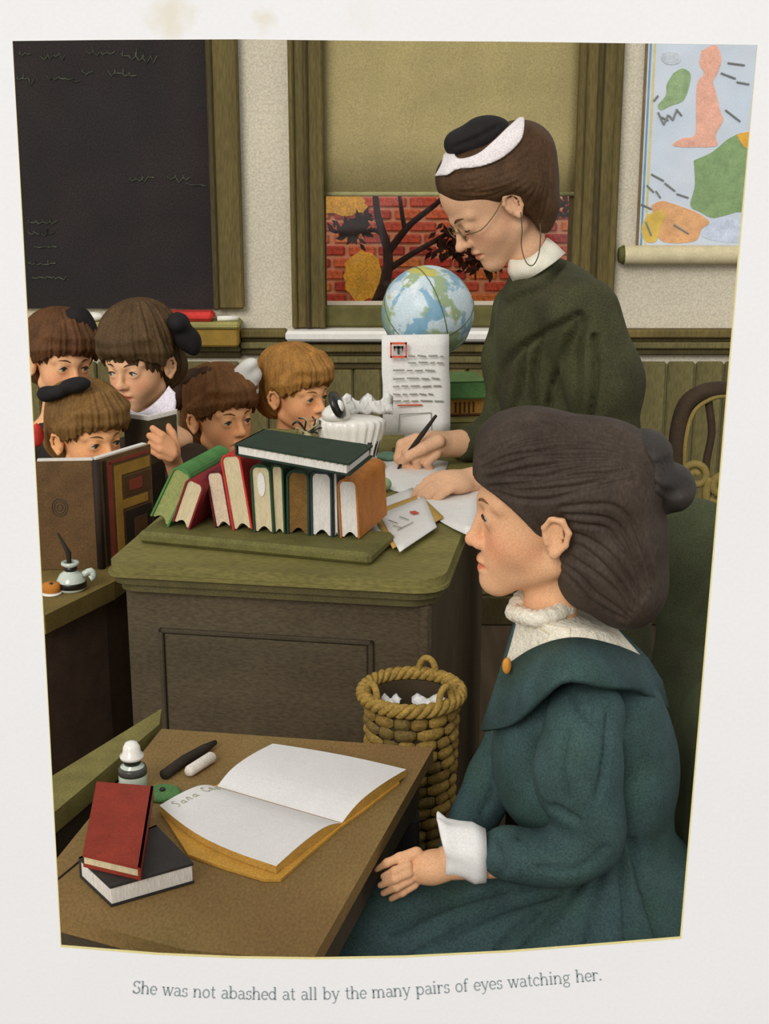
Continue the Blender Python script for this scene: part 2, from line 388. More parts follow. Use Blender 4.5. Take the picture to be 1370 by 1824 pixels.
tag(obj('ground', box(-6, 6, YW+.16, 12, -.1, -.05), M('ground_earth', (96, 86, 66), scale=5, var=.3)), 'bare ground outside the window', kind='structure')
# window
win = thing('window_1', ((wl+wr)/2, YW, wb), 'tall window with olive wooden casing and white sill behind the teacher', 'window'); win['kind'] = 'structure'
del win['category']
zt = 2.42
def casing(xa, xb, nm='casing'):
    w_ = xb-xa
    c = obj(nm, bev(xa, xb, YW-.028, YW, wz(582), zt, .004), m_oak, win)
    for a, b_ in ((.0, .16), (.42, .56), (.84, 1.)):
        obj('moulding', bev(xa+a*w_, xa+b_*w_, YW-.042, YW-.027, wz(582), zt, .005), m_oak if a != .42 else m_oakd, c)
casing(wx(517), wx(577)); casing(wx(1024), wx(1100))
obj('casing_head', bev(wx(517), wx(1100), YW-.03, YW, wt, zt+.06, .005), m_oak, win)
sash = obj('sash_rail', bev(wl, wr, YW-.012, YW+.028, wz(582), wz(545), .006), M('sash_green', (92, 86, 46), var=.15), win)
obj('sash_stile', box(wl, wl+.015, YW+.02, YW+.05, wb, wt), m_oakd, sash); obj('sash_stile', box(wr-.015, wr, YW+.02, YW+.05, wb, wt), m_oakd, sash)
m_glass = bpy.data.materials.new('window_glass'); m_glass.use_nodes = True
nt = m_glass.node_tree; nt.nodes.clear(); o_ = nt.nodes.new('ShaderNodeOutputMaterial'); mx = nt.nodes.new('ShaderNodeMixShader'); tr = nt.nodes.new('ShaderNodeBsdfTransparent'); gl = nt.nodes.new('ShaderNodeBsdfGlossy')
gl.inputs['Roughness'].default_value = .05; mx.inputs[0].default_value = .035
nt.links.new(tr.outputs[0], mx.inputs[1]); nt.links.new(gl.outputs[0], mx.inputs[2]); nt.links.new(mx.outputs[0], o_.inputs[0])
obj('pane', box(wl, wr, YW+.032, YW+.035, wb-.005, wt), m_glass, win)
obj('sill', bev(wx(511, 590), wx(1096, 590), YW-.075, YW, wz(602), wz(584), .008), m_white, win)
bl = thing('roller_blind', ((wl+wr)/2, YW, wz(348)), 'tan fabric roller blind drawn halfway down the window', 'blind')
nx = 30; zb = wz(346)
A = [[(wl+.004+(wr-wl-.008)*j/nx, YW+.012+.002*math.sin(j*1.1), zb+(wt-zb)*i/6) for j in range(nx+1)] for i in range(7)]
solidify(obj('fabric', grid(A), M('blind_cloth', (168, 153, 108), rough=.9, var=.1, scale=5, grain=.16, gscale=260, tint=(160, 147, 98)), bl, True), .002)
obj('hem_bar', tube([(wl+.005, YW+.012, zb), (wr-.005, YW+.012, zb)], .007, 10), M('blind_hem', (150, 146, 100)), bl, True)
# rail and wainscot
tr1 = thing('trim_1', (0, YW, wz(632)), 'olive moulded chair rail along the wall', 'rail'); tr1['kind'] = 'structure'; del tr1['category']
for a, b_, d, mt in ((584, 598, .05, m_oak), (598, 606, .035, m_oakd), (606, 618, .042, m_wain), (618, 630, .03, m_oakd)):
    for xa, xb in ((wx(430, 590), wx(511, 590)), (wx(1096, 590), 3)):
        obj('moulding', bev(xa, xb, YW-d, YW, wz(b_), wz(a), .004), mt, tr1)
    obj('moulding', bev(-3, wx(430, 590), YW-d+.01, YW, wz(b_)-.01, wz(a)-.01, .004), mt, tr1)
    obj('moulding', bev(wx(511, 590), wx(1096, 590), YW-d+.005, YW, wz(b_)-.045, wz(a)-.045, .004), mt, tr1)
tr2 = thing('trim_2', (0, YW, 0), 'vertical board wainscot below the chair rail', 'wainscot'); tr2['kind'] = 'structure'; del tr2['category']
pw = .088; pm_ = None
for i in range(int(6/pw)):
    x = -3+i*pw
    if pm_ is None: pm_ = obj('plank', bev(.002, pw-.002, YW-.02, YW, .1, wz(626)-.03, .006), m_wain, tr2, local=True); o = pm_; o.location = (x, -YW, 0)
    else: o = pm_.copy(); COL.objects.link(o); o.parent = tr2; o.location = (x, -YW, 0)
tag(obj('baseboard_back', bev(-3, 3, YW-.03, YW, 0, .1, .006), m_oakd), 'dark baseboard under the wainscot', kind='structure')

# brick wall and tree outside
YB = 6.7
bp_ = thing('brick_wall', (0, YB, 0), 'sunlit red brick wall outside the window', 'wall')
m_brick = [M('brick_%d' % i, c, var=.25, scale=30, grain=.25, gscale=120) for i, c in enumerate(((205, 84, 58), (190, 70, 52), (216, 104, 66), (176, 62, 50), (222, 122, 60)))]
m_och = M('ochre_sunlight', (242, 178, 62), var=.18, scale=20, grain=.2, gscale=100)  # ochre that stands in for sunlight on the brick
obj('mortar', box(-2.2, 3.2, YB, YB+.2, 0, 2.35), M('mortar', (238, 168, 128), var=.12, scale=30), bp_)
bw, bh = .142, .056; bx0 = P(560, 450, YB)[0]-.05; bz0 = P(560, 560, YB)[2]
bm = bev(0, bw-.016, -.014, 0, 0, bh-.014, .006); protos = {}
for r in range(-1, 14):
    for c in range(-2, 13):
        x = bx0+c*bw+(.5*bw if r % 2 else 0); z = bz0+r*bh; k = rng.integers(0, 5)
        if k not in protos: protos[k] = o = obj('brick', bm, m_brick[k], bp_, local=True)
        else: o = protos[k].copy(); COL.objects.link(o); o.parent = bp_
        o.location = (x+rng.uniform(-.003, .003), rng.uniform(-.004, .002), z); s = rng.uniform(.93, 1.04); o.scale = (s, 1, rng.uniform(.94, 1.04))
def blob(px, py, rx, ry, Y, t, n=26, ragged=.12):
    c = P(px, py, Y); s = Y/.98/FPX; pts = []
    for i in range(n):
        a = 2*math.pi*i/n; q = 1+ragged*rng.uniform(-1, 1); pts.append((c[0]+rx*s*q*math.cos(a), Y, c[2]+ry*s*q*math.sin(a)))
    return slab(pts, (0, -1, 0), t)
obj('painted_sun_patch', blob(648, 492, 34, 44, YB-.016, .006), m_och, bp_); obj('painted_sun_patch', blob(610, 362, 46, 20, YB-.016, .006, ragged=.18), m_och, bp_)  # orange sunlit spots painted onto the brick as thin raised blobs
YT = 6.1
tree = thing('bare_tree', (P(690, 600, YT)[0], YT, 0), 'dark bare branched tree before the brick wall', 'tree')
m_bark = M('bark', (54, 26, 22), var=.2, scale=40); T = lambda *q: [P(x, y, YT) for x, y in q]; sT = YT/.98/FPX
tr_g = [tube(np.vstack([[P(668, 545, YT)[0], YT, 0]]+T((668, 548), (686, 505), (692, 470), (690, 440), (680, 410), (672, 380), (668, 340), (664, 300))), [.05]+[11*sT, 10*sT, 9*sT, 8*sT, 7*sT, 6*sT, 5*sT, 4*sT], 8),
        tube(spline(T((691, 450), (720, 412), (740, 392), (775, 365), (800, 340), (830, 300)), 14), np.linspace(7*sT, 3*sT, 14), 7),
        tube(spline(T((722, 412), (716, 380), (712, 350), (700, 300)), 8), np.linspace(5*sT, 3*sT, 8), 6),
        tube(spline(T((690, 482), (730, 455), (770, 432), (800, 415), (850, 400)), 14), np.linspace(6*sT, 3*sT, 14), 7),
        tube(spline(T((684, 420), (668, 410), (650, 412), (620, 410)), 10), np.linspace(5*sT, 3*sT, 10), 6),
        tube(spline(T((800, 440), (840, 420), (940, 400), (1010, 360)), 12), np.linspace(4*sT, 3*sT, 12), 6),
        tube(spline(T((664, 392), (645, 385), (630, 392)), 6), 3*sT, 6)]
obj('trunk', join(*tr_g), m_bark, tree, True)
m_leaf = M('dark_leaf', (58, 30, 22), var=.3, scale=60); lf = slab([(0, 0, 0), (.022, 0, .012), (.05, 0, 0), (.022, 0, -.012)], (0, -1, 0), .003); l0 = None
lspots = [(x, y, 16, 18) for x, y in ((620, 412), (642, 405), (655, 395), (632, 416), (612, 408))]+[(x, y, 26, 26) for x, y in ((800, 440), (825, 460), (850, 440), (835, 425), (810, 412), (862, 470), (880, 455), (1005, 365))]
for (px, py, sp, nn) in lspots:
    for i in range(nn):
        x, y = px+rng.normal(0, sp*.5), py+rng.normal(0, sp*.42); q = P(x, y, YT+rng.uniform(-.06, .04))-np.array(tree.location)
        if l0 is None: l0 = o = obj('leaf', lf, m_leaf, tree, local=True)
        else: o = l0.copy(); COL.objects.link(o); o.parent = tree
        o.location = q; o.rotation_euler = (rng.uniform(-.5, .5), rng.uniform(0, 6.28), rng.uniform(-.6, .6)); o.scale = (rng.uniform(.6, 1.1),)*3

# blackboard
bb = thing('blackboard', (wx(200), YW, wz(548)), 'black school blackboard with faint chalk writing in an olive wooden frame', 'blackboard')
slate = obj('slate', box(-2.4, wx(378), YW-.02, YW, wz(548), 2.4), M('slate', (37, 35, 35), rough=.8, var=.15, scale=6, grain=.3, gscale=200, tint=(44, 36, 34)), bb)
fr = obj('frame', bev(wx(376), wx(430), YW-.04, YW, wz(548), 2.45, .006), m_oak, bb)
obj('frame_bead', bev(wx(376), wx(386), YW-.05, YW-.038, wz(548), 2.45, .004), m_oakd, fr)
led = obj('chalk_ledge', bev(-2.4, wx(432, 590), YW-.10, YW, wz(578), wz(566), .006), M('ledge_oak', (150, 142, 84), var=.15, scale=12), bb)
obj('ledge_face', bev(wx(340, 590), wx(430, 590), YW-.09, YW, wz(610), wz(578), .006), M('ledge_ochre', (146, 116, 46), var=.15), bb)
def scribble(px, py, wd, hgt, n, Y, slope=0.):
    pts = []
    for i in range(n*4+1):
        t = i/(n*4); ph = i*math.pi/2; a = rng.uniform(.5, 1.1)
        pts.append(P(px+wd*t+3*math.cos(ph)+rng.uniform(-2, 2), py+slope*wd*t+hgt*math.sin(ph)*a*rng.choice([-.2, -.5, -.8])+rng.uniform(-2, 2), Y))
    return pts
ch = []
for (px, py, wd, h_, n, sl) in ((32, 96, 20, 8, 2, 0), (70, 98, 44, 10, 4, 0), (150, 92, 50, 12, 4, 0), (215, 98, 62, 16, 5, .05), (28, 140, 30, 14, 3, 0), (78, 136, 60, 8, 5, .1), (145, 128, 20, 6, 2, 0), (190, 128, 50, 14, 4, .1),
                            (228, 320, 44, 10, 4, -.1), (296, 316, 40, 12, 3, 0), (330, 330, 34, 3, 2, 0), (48, 395, 50, 7, 4, 0), (48, 415, 44, 8, 4, 0), (60, 440, 38, 8, 3, 0), (48, 470, 46, 7, 4, 0), (55, 494, 60, 7, 5, 0)):
    ch.append(tube(scribble(px, py, wd, h_, n, YW-.0215, sl), .0022, 5))
tag(obj('chalk_writing', join(*ch), M('chalk_dim', (68, 70, 58), var=.5, scale=25, grain=.4, gscale=200), slate), kind='stuff')
yl = YW-.055; zl = wz(566)
tag(obj('blackboard_eraser', bev(wx(302, 560), wx(386, 560), yl-.04, yl+.03, zl+.001, zl+.029, .01), M('red_felt', (196, 56, 50), var=.2)), 'red felt blackboard eraser on the chalk ledge', 'eraser')
tag(obj('chalk_stick', tube([(wx(392, 560), yl-.02, zl+.008), (wx(428, 560), yl-.01, zl+.008)], .008, 10), M('chalk', (232, 228, 214), var=.03), None, True), 'white chalk stick at the right end of the blackboard ledge', 'chalk')
tag(obj('chalk_lump', sphere((wx(176, 560), yl-.02, zl+.014), (.03, .02, .014)), M('chalk'), None, True), 'white chalk lump on the ledge between two children\'s heads', 'chalk')

# wall map
mp_ = thing('wall_map', (wx(1235, 440), YW, wz(470)), 'coloured paper wall map on a wooden roller, right of the window', 'map')
YM = YW-.012
mx0, mz0 = wx(1131, 435), wz(442)
obj('sheet', box(mx0, 1.75, YM, YM+.003, mz0, 2.3), M('map_sea', (206, 213, 222), var=.05, scale=12, grain=.1, tint=(196, 208, 220)), mp_)
for a, b_, c in ((0, 5, (120, 98, 66)), (8, 11, (112, 150, 172)), (15, 18, (214, 196, 120))):
    obj('border_line', box(mx0+a*.0017, mx0+b_*.0017, YM-.002, YM, mz0, 2.3), M('map_line_%d' % a, c), mp_)
def region(nm, pts, c, d=0.):
    pp = [P(x, y, YM-.001) for x, y in spline(np.array(pts+[pts[0]]), len(pts)*5)[:-1]]; pp = [(q[0], YM, q[2]) for q in pp]
    return obj(nm, slab(pp, (0, -1, 0), .0015+d), M('map_%d%d%d' % c, c, var=.14, scale=40, grain=.15), mp_)
region('land', [(1250, 90), (1275, 80), (1285, 105), (1278, 130), (1270, 145), (1274, 160), (1284, 200), (1288, 215), (1275, 240), (1278, 258), (1262, 262), (1245, 262), (1215, 262), (1198, 258), (1216, 246), (1238, 240), (1240, 200), (1242, 150), (1254, 130), (1246, 115)], (226, 172, 150))
region('land', [(1200, 130), (1216, 122), (1230, 132), (1226, 160), (1216, 180), (1196, 188), (1178, 196), (1172, 188), (1186, 170), (1188, 150)], (146, 170, 126))
region('land', [(1180, 95), (1195, 92), (1212, 98), (1210, 112), (1190, 115), (1178, 106)], (192, 200, 206))
region('land', [(1236, 286), (1270, 270), (1300, 246), (1330, 240), (1336, 300), (1326, 370), (1310, 378), (1290, 384), (1268, 388), (1248, 378), (1230, 366), (1238, 330)], (134, 160, 112))
region('land', [(1312, 240), (1336, 236), (1338, 262), (1326, 262)], (220, 166, 70), .0008)
region('land', [(1160, 366), (1180, 358), (1214, 368), (1244, 380), (1264, 396), (1250, 408), (1236, 430), (1180, 430), (1168, 400)], (216, 164, 116))
region('land', [(1154, 382), (1178, 374), (1186, 384), (1176, 404), (1168, 430), (1148, 428), (1143, 404)], (210, 178, 88), .0008)
region('land', [(1262, 400), (1290, 388), (1316, 396), (1322, 430), (1270, 428), (1250, 418)], (196, 206, 224))
ml = []
for (a, b_) in (((1172, 200), (1182, 222)), ((1182, 222), (1190, 204)), ((1192, 206), (1198, 214)), ((1198, 214), (1206, 194)), ((1206, 196), (1214, 206)), ((1176, 208), (1190, 214)), ((1292, 196), (1318, 216)), ((1160, 310), (1182, 322)), ((1184, 326), (1202, 340)), ((1142, 364), (1160, 372)), ((1205, 345), (1226, 352)),
                 ((1284, 130), (1310, 140)), ((1312, 146), (1334, 150)), ((1296, 112), (1326, 116)), ((1152, 330), (1164, 342)), ((1164, 180), (1172, 170)), ((1168, 340), (1176, 352)), ((1150, 395), (1160, 420)), ((1200, 400), (1226, 416))):
    ml.append(tube([(P(*a, YM)[0], YM-.003, P(*a, YM)[2]), (P(*b_, YM)[0], YM-.003, P(*b_, YM)[2])], .0028, 5))
tag(obj('map_lettering', join(*ml), M('map_ink', (130, 134, 130)), mp_), kind='stuff')
obj('roller', tube([(wx(1102, 450), YM-.022, wz(452)), (wx(1108, 450), YM-.022, wz(452)), (1.72, YM-.022, wz(452)), (1.75, YM-.022, wz(452))], [.022, .028, .028, .022], 16), M('roller_wood', (200, 188, 152), var=.08), mp_, True)
obj('roller_end', tube([(wx(1099, 450), YM-.022, wz(452)), (wx(1108, 450), YM-.022, wz(452))], [.022, .0295], 14), M('roller_end', (86, 84, 42)), mp_, True)

# ------------------------------------------------------------------ teacher's desk
ZD = .90
FL, FR = PZ(188, 1003, ZD), PZ(790, 1035, ZD)
da = math.atan2(FR[1]-FL[1], FR[0]-FL[0]); e1 = np.array([math.cos(da), math.sin(da), 0]); e2 = np.array([-math.sin(da), math.cos(da), 0])
DW = float(np.linalg.norm((FR-FL)[:2])); DD = 1.02
DK = lambda a, b_, z: FL*[1, 1, 0]+e1*a+e2*b_+np.array([0, 0, z])
def dbox(a0, a1, b0, b1, z0, z1, bv=.004):
    return move(rotz(bev(a0, a1, b0, b1, z0, z1, bv), da), FL*[1, 1, 0])
m_dtop = M('desk_top_oak', (128, 120, 66), var=.16, scale=16, stretch=(.25, 1, 1), grain=.2, gscale=260, tint=(112, 104, 58))
m_dfr = M('desk_front_oak', (88, 73, 53), var=.16, scale=12, stretch=(.3, 1, 1), grain=.22, gscale=300, tint=(78, 68, 50))
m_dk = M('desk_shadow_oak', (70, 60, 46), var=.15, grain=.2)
desk = thing('teacher_desk', DK(DW/2, DD/2, 0), 'large olive oak teacher\'s desk with panelled front, piled with books', 'desk')
def round_top(in_, z0, z1, r=.05, rb=.03):
    pts = []
    for cx, cy, a0, rr in ((DW-r+in_, r-in_, -90, r), (DW-rb+in_, DD-rb+in_, 0, rb), (rb-in_, DD-rb+in_, 90, rb), (rb-in_, rb-in_, 180, rb)):
        for i in range(7):
            a = math.radians(a0+90*i/6); q = DK(cx+rr*math.cos(a), cy+rr*math.sin(a), 0); pts.append((q[0], q[1]))
    return prism(pts, z0, z1)
obj('desk_top', join(round_top(0, ZD-.016, ZD), round_top(.004, ZD-.022, ZD-.016)), m_dtop, desk)
obj('edge_moulding', join(round_top(-.004, ZD-.036, ZD-.022), round_top(-.012, ZD-.05, ZD-.036)), M('desk_moulding', (86, 78, 46), var=.15, grain=.2), desk)
body = obj('desk_body', dbox(.02, DW-.03, .03, DD-.03, 0, ZD-.05), m_dfr, desk)
pa, pb_, pz0, pz1 = .075, DW-.115, .18, P(480, 1138, 2.12)[2]
for nm, (a0, a1, z0, z1) in (('panel_bead', (pa, pb_, pz1-.008, pz1)), ('panel_bead', (pa, pb_, pz0, pz0+.008)), ('panel_bead', (pa, pa+.008, pz0, pz1)), ('panel_bead', (pb_-.008, pb_, pz0, pz1))):
    obj(nm, dbox(a0, a1, .023, .03, z0, z1, .002), m_dk, body)
obj('panel', dbox(pa+.01, pb_-.01, .026, .032, pz0+.01, pz1-.01, .002), m_dfr, body)
obj('corner_post', dbox(DW-.045, DW-.022, .024, .05, 0, ZD-.05, .006), m_dfr, desk)

# book rack and the row of books, spines up, page ends to the front
ZR = ZD+.022
rk = thing('book_rack', DK(.24, .25, ZD), 'low olive book rack on the teacher\'s desk under the upright books', 'rack')
RA0, RA1 = DK(0, 0, 0), None
rl, rr_ = PZ(247, 945, ZR), PZ(662, 985, ZR)
ra = math.atan2(rr_[1]-rl[1], rr_[0]-rl[0]); rlen = np.linalg.norm((rr_-rl)[:2])
rbox = lambda a0, a1, b0, b1, z0, z1, bv=.004: move(rotz(bev(a0, a1, b0, b1, z0, z1, bv), ra), rl*[1, 1, 0])
obj('base_board', rbox(0, rlen, -.005, .125, ZD+.001, ZR, .006), M('rack_olive', (104, 100, 54), var=.15, grain=.2), rk)
def spine_up_book(label, bpx, bpy, tpx, tpy, wpx, cover, pages, L=.15, group='books standing in the rack', stain=False):
    b0 = PZ(bpx, bpy, ZR); Y = b0[1]; t0 = P(tpx, tpy, Y); h = max(.05, t0[2]-b0[2]); lean = math.atan2(t0[0]-b0[0], h); w_ = wpx*mpp(Y)
    h = math.hypot(h, t0[0]-b0[0]); r = w_/2; n = 10
    def arch(rr, y0, y1, bot, zl=0.):
        pts = [(-rr, 0, zl)]+[(-rr*math.cos(math.pi*i/n), 0, h-r+(rr*.75)*math.sin(math.pi*i/n)) for i in range(n+1)]+[(rr, 0, zl)]
        if bot: pts += [(rr*(.75-1.5*i/6), 0, zl+bot*math.sin(math.pi*i/6)) for i in range(7)]
        return slab([(p[0], y0, p[2]) for p in pts], (0, 1, 0), y1-y0)
    ct = max(.0028, w_*.09)
    # cover = arch shell
    outp = [(-r, 0)]+[(-r*math.cos(math.pi*i/n), h-r+r*.75*math.sin(math.pi*i/n)) for i in range(n+1)]+[(r, 0)]
    ri = r-ct; inp = [(-ri, 0)]+[(-ri*math.cos(math.pi*i/n), h-r+ri*.75*math.sin(math.pi*i/n)) for i in range(n+1)]+[(ri, 0)]
    k = len(outp); V = []; F = []
    for y in (0, L):
        V += [(p[0], y, p[1]) for p in outp]+[(p[0], y, p[1]) for p in inp]
    for i in range(k-1):
        F += [[i, i+1, k+i+1, k+i], [2*k+i, 3*k+i, 3*k+i+1, 2*k+i+1], [i, 2*k+i, 2*k+i+1, i+1], [k+i, k+i+1, 3*k+i+1, 3*k+i]]
    F += [[0, k, 3*k, 2*k], [k-1, 3*k-1, 4*k-1, 2*k-1]]
    th = thing('book', b0+[0, 0, abs(math.sin(lean))*r+.0005], label, 'book', group); th.rotation_euler = (0, lean, ra)
    obj('cover', (np.array(V), F), cover, th, local=True)
    pg = obj('pages', arch(ri-.0003, .003, L-.004, max(.006, ri*.6), .0015), pages, th, local=True)
    obj('headband', move(join(box(-ri*.9, ri*.9, -.0, .003, h-r+ri*.55, h-r+ri*.7)), (0, .001, 0)), cover, th, local=True)
    if stain: obj('page_label', slab([(p[0], .0024, p[2]) for p in [(ri*.45*math.cos(i/8*math.pi), 0, h*.68+h*.17*math.sin(i/8*math.pi)) for i in range(16)]], (0, -1, 0), .001), M('white_paint'), pg, local=True)
    return th, h
cream = M('page_cream', (206, 190, 152), var=.08, scale=80, stretch=(3, 1, .3), grain=.14, gscale=400)
creamw = M('page_white', (222, 216, 206), var=.06, scale=80, stretch=(3, 1, .3), grain=.14, gscale=400)
pgreen = M('page_green', (146, 152, 92), var=.1, scale=80, grain=.14)
pbrown = M('page_brown', (118, 86, 40), var=.12, scale=60, grain=.2)
cv = lambda n, c: M('cover_'+n, c, rough=.6, var=.14, scale=40, grain=.15)
spine_up_book('green book with green page ends, leaning at the left end of the row', 284, 938, 335, 838, 40, cv('green', (74, 128, 66)), pgreen, .17)
spine_up_book('dark red book with cream page ends leaning on the green one', 322, 943, 354, 856, 36, cv('darkred', (128, 30, 38)), cream, .17)
spine_up_book('maroon book with pinkish page ends tilting left, third in the row', 398, 942, 378, 838, 34, cv('maroon', (96, 24, 32)), M('page_pink', (214, 192, 164), var=.08, scale=80, grain=.14), .16)
spine_up_book('bright red book, the tallest in the row, tilting left', 432, 947, 406, 808, 40, cv('red', (192, 52, 44)), cream, .16)
spine_up_book('green bound book with cream page ends and a white oval tag', 470, 950, 462, 824, 40, cv('bottle', (42, 74, 48)), cream, .16, stain=True)
spine_up_book('thin dark green book with cream page ends', 497, 951, 492, 826, 24, cv('bottle', (42, 74, 48)), cream, .16)
spine_up_book('dark green book with brown page ends', 531, 953, 530, 832, 44, cv('deep', (34, 62, 46)), pbrown, .16)
spine_up_book('dark blue bound book with white page ends', 573, 956, 571, 834, 42, cv('navy', (52, 62, 62)), creamw, .16)
spine_up_book('very thin pamphlet with white edge beside the orange book', 599, 957, 596, 840, 12, cv('thin', (58, 64, 56)), creamw, .15)
spine_up_book('orange bound book with white page ends at the right end of the row', 623, 960, 617, 850, 38, cv('orange', (178, 110, 46)), creamw, .15)
# dark green book lying across them
def flat_book(name, label, pts, z, t, cover, pages, parent_cat='book', spine=3, group=None, ct=.003, ins=.005):
    """pts: four top corners on the level; edge spine..spine+1 is the back of the book"""
    p = np.array([(q[0], q[1]) for q in pts]); c = p.mean(0)
    th = thing(name, (c[0], c[1], z), label, parent_cat, group)
    top = [tuple(q) for q in p]
    obj('cover', join(prism(top, z+t-ct, z+t), prism(top, z, z+ct)), cover, th)
    a, b_ = p[spine], p[(spine+1) % 4]; d = b_-a; n_ = np.array([-d[1], d[0]]); n_ /= np.linalg.norm(n_)
    if np.dot(n_, c-a) < 0: n_ = -n_
    obj('spine', prism([tuple(a), tuple(b_), tuple(b_+n_*ct), tuple(a+n_*ct)], z, z+t), cover, th)
    L_ = max(np.linalg.norm(p[0]-c), .01); q = c+(p-c)*(1-ins/L_*1.2)
    obj('pages', prism([tuple(x) for x in q], z+ct, z+t-ct), pages, th); return th
zt_ = ZR+.1405
tp = [PZ(418, 790, zt_+.02), PZ(470, 764, zt_+.02), PZ(664, 793, zt_+.02), PZ(622, 826, zt_+.02)]
lb = flat_book('book', 'dark green cloth book lying flat on top of the upright books', tp, zt_, .02, cv('deep2', (34, 52, 40)), creamw, spine=0)
mm = []
for i in range(16):
    q = PZ(440+i*11.5, 797+i*2.1, zt_+.0205); mm.append(sphere((q[0], q[1], zt_+.0203), (.0022, .0022, .0006), 6, 4))
tag(obj('gilt_dots', join(*mm), M('gilt', (112, 100, 44)), lb), kind='stuff')

# things at the back of the desk
yg = 3.0
gc = P(762, 556, 3.04); gr = 80*mpp(3.04)
globe = thing('globe', (gc[0], gc[1], ZD), 'pale blue terrestrial globe standing behind the letter on the desk', 'globe')
m_gl = M('globe_map', (196, 212, 218), rough=.35, var=.05, spec=.4)
nt = m_gl.node_tree; N = nt.nodes; b = N['Principled BSDF']; src = b.inputs['Base Color'].links[0].from_socket
tc = N.new('ShaderNodeTexCoord')
for sc_, thr, col, off in ((9, .54, (140, 160, 104), 0), (13, .54, (112, 160, 186), 3), (12, .63, (222, 226, 226), 9), (11, .66, (196, 180, 70), 21)):
    mpn = N.new('ShaderNodeMapping'); mpn.inputs['Location'].default_value = (off, off*.7, off*.3); nt.links.new(tc.outputs['Object'], mpn.inputs[0])
    nz = N.new('ShaderNodeTexNoise'); nz.inputs['Scale'].default_value = sc_*1.6; nz.inputs['Detail'].default_value = 5; nt.links.new(mpn.outputs[0], nz.inputs['Vector'])
    r = N.new('ShaderNodeMapRange'); nt.links.new(nz.outputs[0], r.inputs[0]); r.inputs[1].default_value = thr-.02; r.inputs[2].default_value = thr+.02; r.inputs[4].default_value = .85
    mx = N.new('ShaderNodeMix'); mx.data_type = 'RGBA'; nt.links.new(r.outputs[0], mx.inputs[0]); nt.links.new(src, mx.inputs[6]); mx.inputs[7].default_value = (*lin(col), 1); src = mx.outputs[2]
nt.links.new(src, b.inputs['Base Color'])
ball = obj('ball', sphere(gc, gr, 40, 24), m_gl, globe, True)
def circ(tilt, lon, rr, n=48):
    P0 = [np.array([math.cos(2*math.pi*i/n), math.sin(2*math.pi*i/n), 0])*rr for i in range(n)]
    R = Matrix.Rotation(lon, 3, 'Z') @ Matrix.Rotation(tilt, 3, 'X'); return [gc+np.array(R @ Vector(p)) for p in P0]
for tl, ln in ((.9, .5), (1.3, 1.9), (.55, -.4)): obj('meridian_line', tube(circ(tl, ln, gr+.0005), .0012, 5, True), M('globe_line', (96, 110, 90)), ball, True)
obj('stand', lathe([(.05, 0), (.05, .008), (.035, .014), (.018, .03), (.013, .06), (.02, .075), (.03, gc[2]-ZD-gr*.96), (.012, gc[2]-ZD-gr*.9)], (gc[0], gc[1], ZD), 20), M('globe_stand', (150, 170, 170), var=.1), globe, True)
# the standing letter sheet
YL = 2.9
lt = thing('letter_sheet', (P(742, 772, YL)[0], YL, ZD), 'white printed sheet standing upright against the globe', 'letter')
zl0 = P(742, 772, YL)[2]
A = []
for i in range(9):
    py = 775-(775-597)*i/8
    A.append([P(682+120*j/6-(2 if i > 4 else 0), py-2*(j/6), YL+.012*i/8+.003*math.sin(j)) for j in range(7)])
sh = obj('sheet', grid(A), M('sheet_white', (226, 224, 218), var=.03, grain=.08), lt, True); solidify(sh, .0012)
obj('easel_strut', join(box(*(lambda q: (q[0]-.004, q[0]+.004, YL+.02, YL+.03, ZD, q[2]))(P(742, 640, YL))), box(*(lambda q: (q[0]-.05, q[0]+.05, YL-.004, YL+.05, ZD, ZD+.004))(P(742, 640, YL)))), m_oakd, lt)
ink_l = []
for i, py in enumerate((634, 646, 660, 674, 688, 702, 714)):
    x0 = 727 if i < 2 else 700
    while x0 < 786-6*(i % 3):
        l_ = rng.uniform(8, 22); ink_l.append(tube([P(x0, py+rng.uniform(-1, 1), YL-.004), P(min(x0+l_, 790), py+rng.uniform(-1, 1), YL-.004)], .0017, 5)); x0 += l_+4
tag(obj('printed_lines', join(*ink_l), M('ink_soft', (150, 150, 138)), sh), kind='stuff')
obj('red_line', tube([P(708, 722, YL-.004), P(752, 721, YL-.004)], .0018, 5), M('ink_red', (206, 92, 66)), sh)
q0, q1 = P(700, 633, YL-.004), P(718, 614, YL-.004)
obj('initial_box', join(*[box(min(a[0], b_[0])-.001, max(a[0], b_[0])+.001, YL-.006, YL-.003, min(a[2], b_[2])-.001, max(a[2], b_[2])+.001) for a, b_ in ((P(696, 636, YL), P(724, 634, YL)), (P(696, 612, YL), P(724, 610, YL)), (P(696, 636, YL), P(697, 611, YL)), (P(723, 635, YL), P(724, 610, YL)))]), M('ink_red'), sh)
obj('initial_letter', join(*[box(min(a[0], b_[0]), max(a[0], b_[0]), YL-.006, YL-.003, min(a[2], b_[2]), max(a[2], b_[2])) for a, b_ in ((P(701, 620, YL), P(719, 616, YL)), (P(708, 631, YL), P(712, 616, YL)), (P(702, 624, YL), P(704, 616, YL)), (P(716, 624, YL), P(718, 616, YL)))]), M('ink_dark', (64, 66, 54)), sh)
obj('outlined_box', join(*[tube([P(*a, YL-.004), P(*b_, YL-.004)], .001, 5) for a, b_ in (((712, 738), (768, 735)), ((712, 738), (710, 770)), ((768, 735), (769, 766)))]), M('ink_soft'), sh)
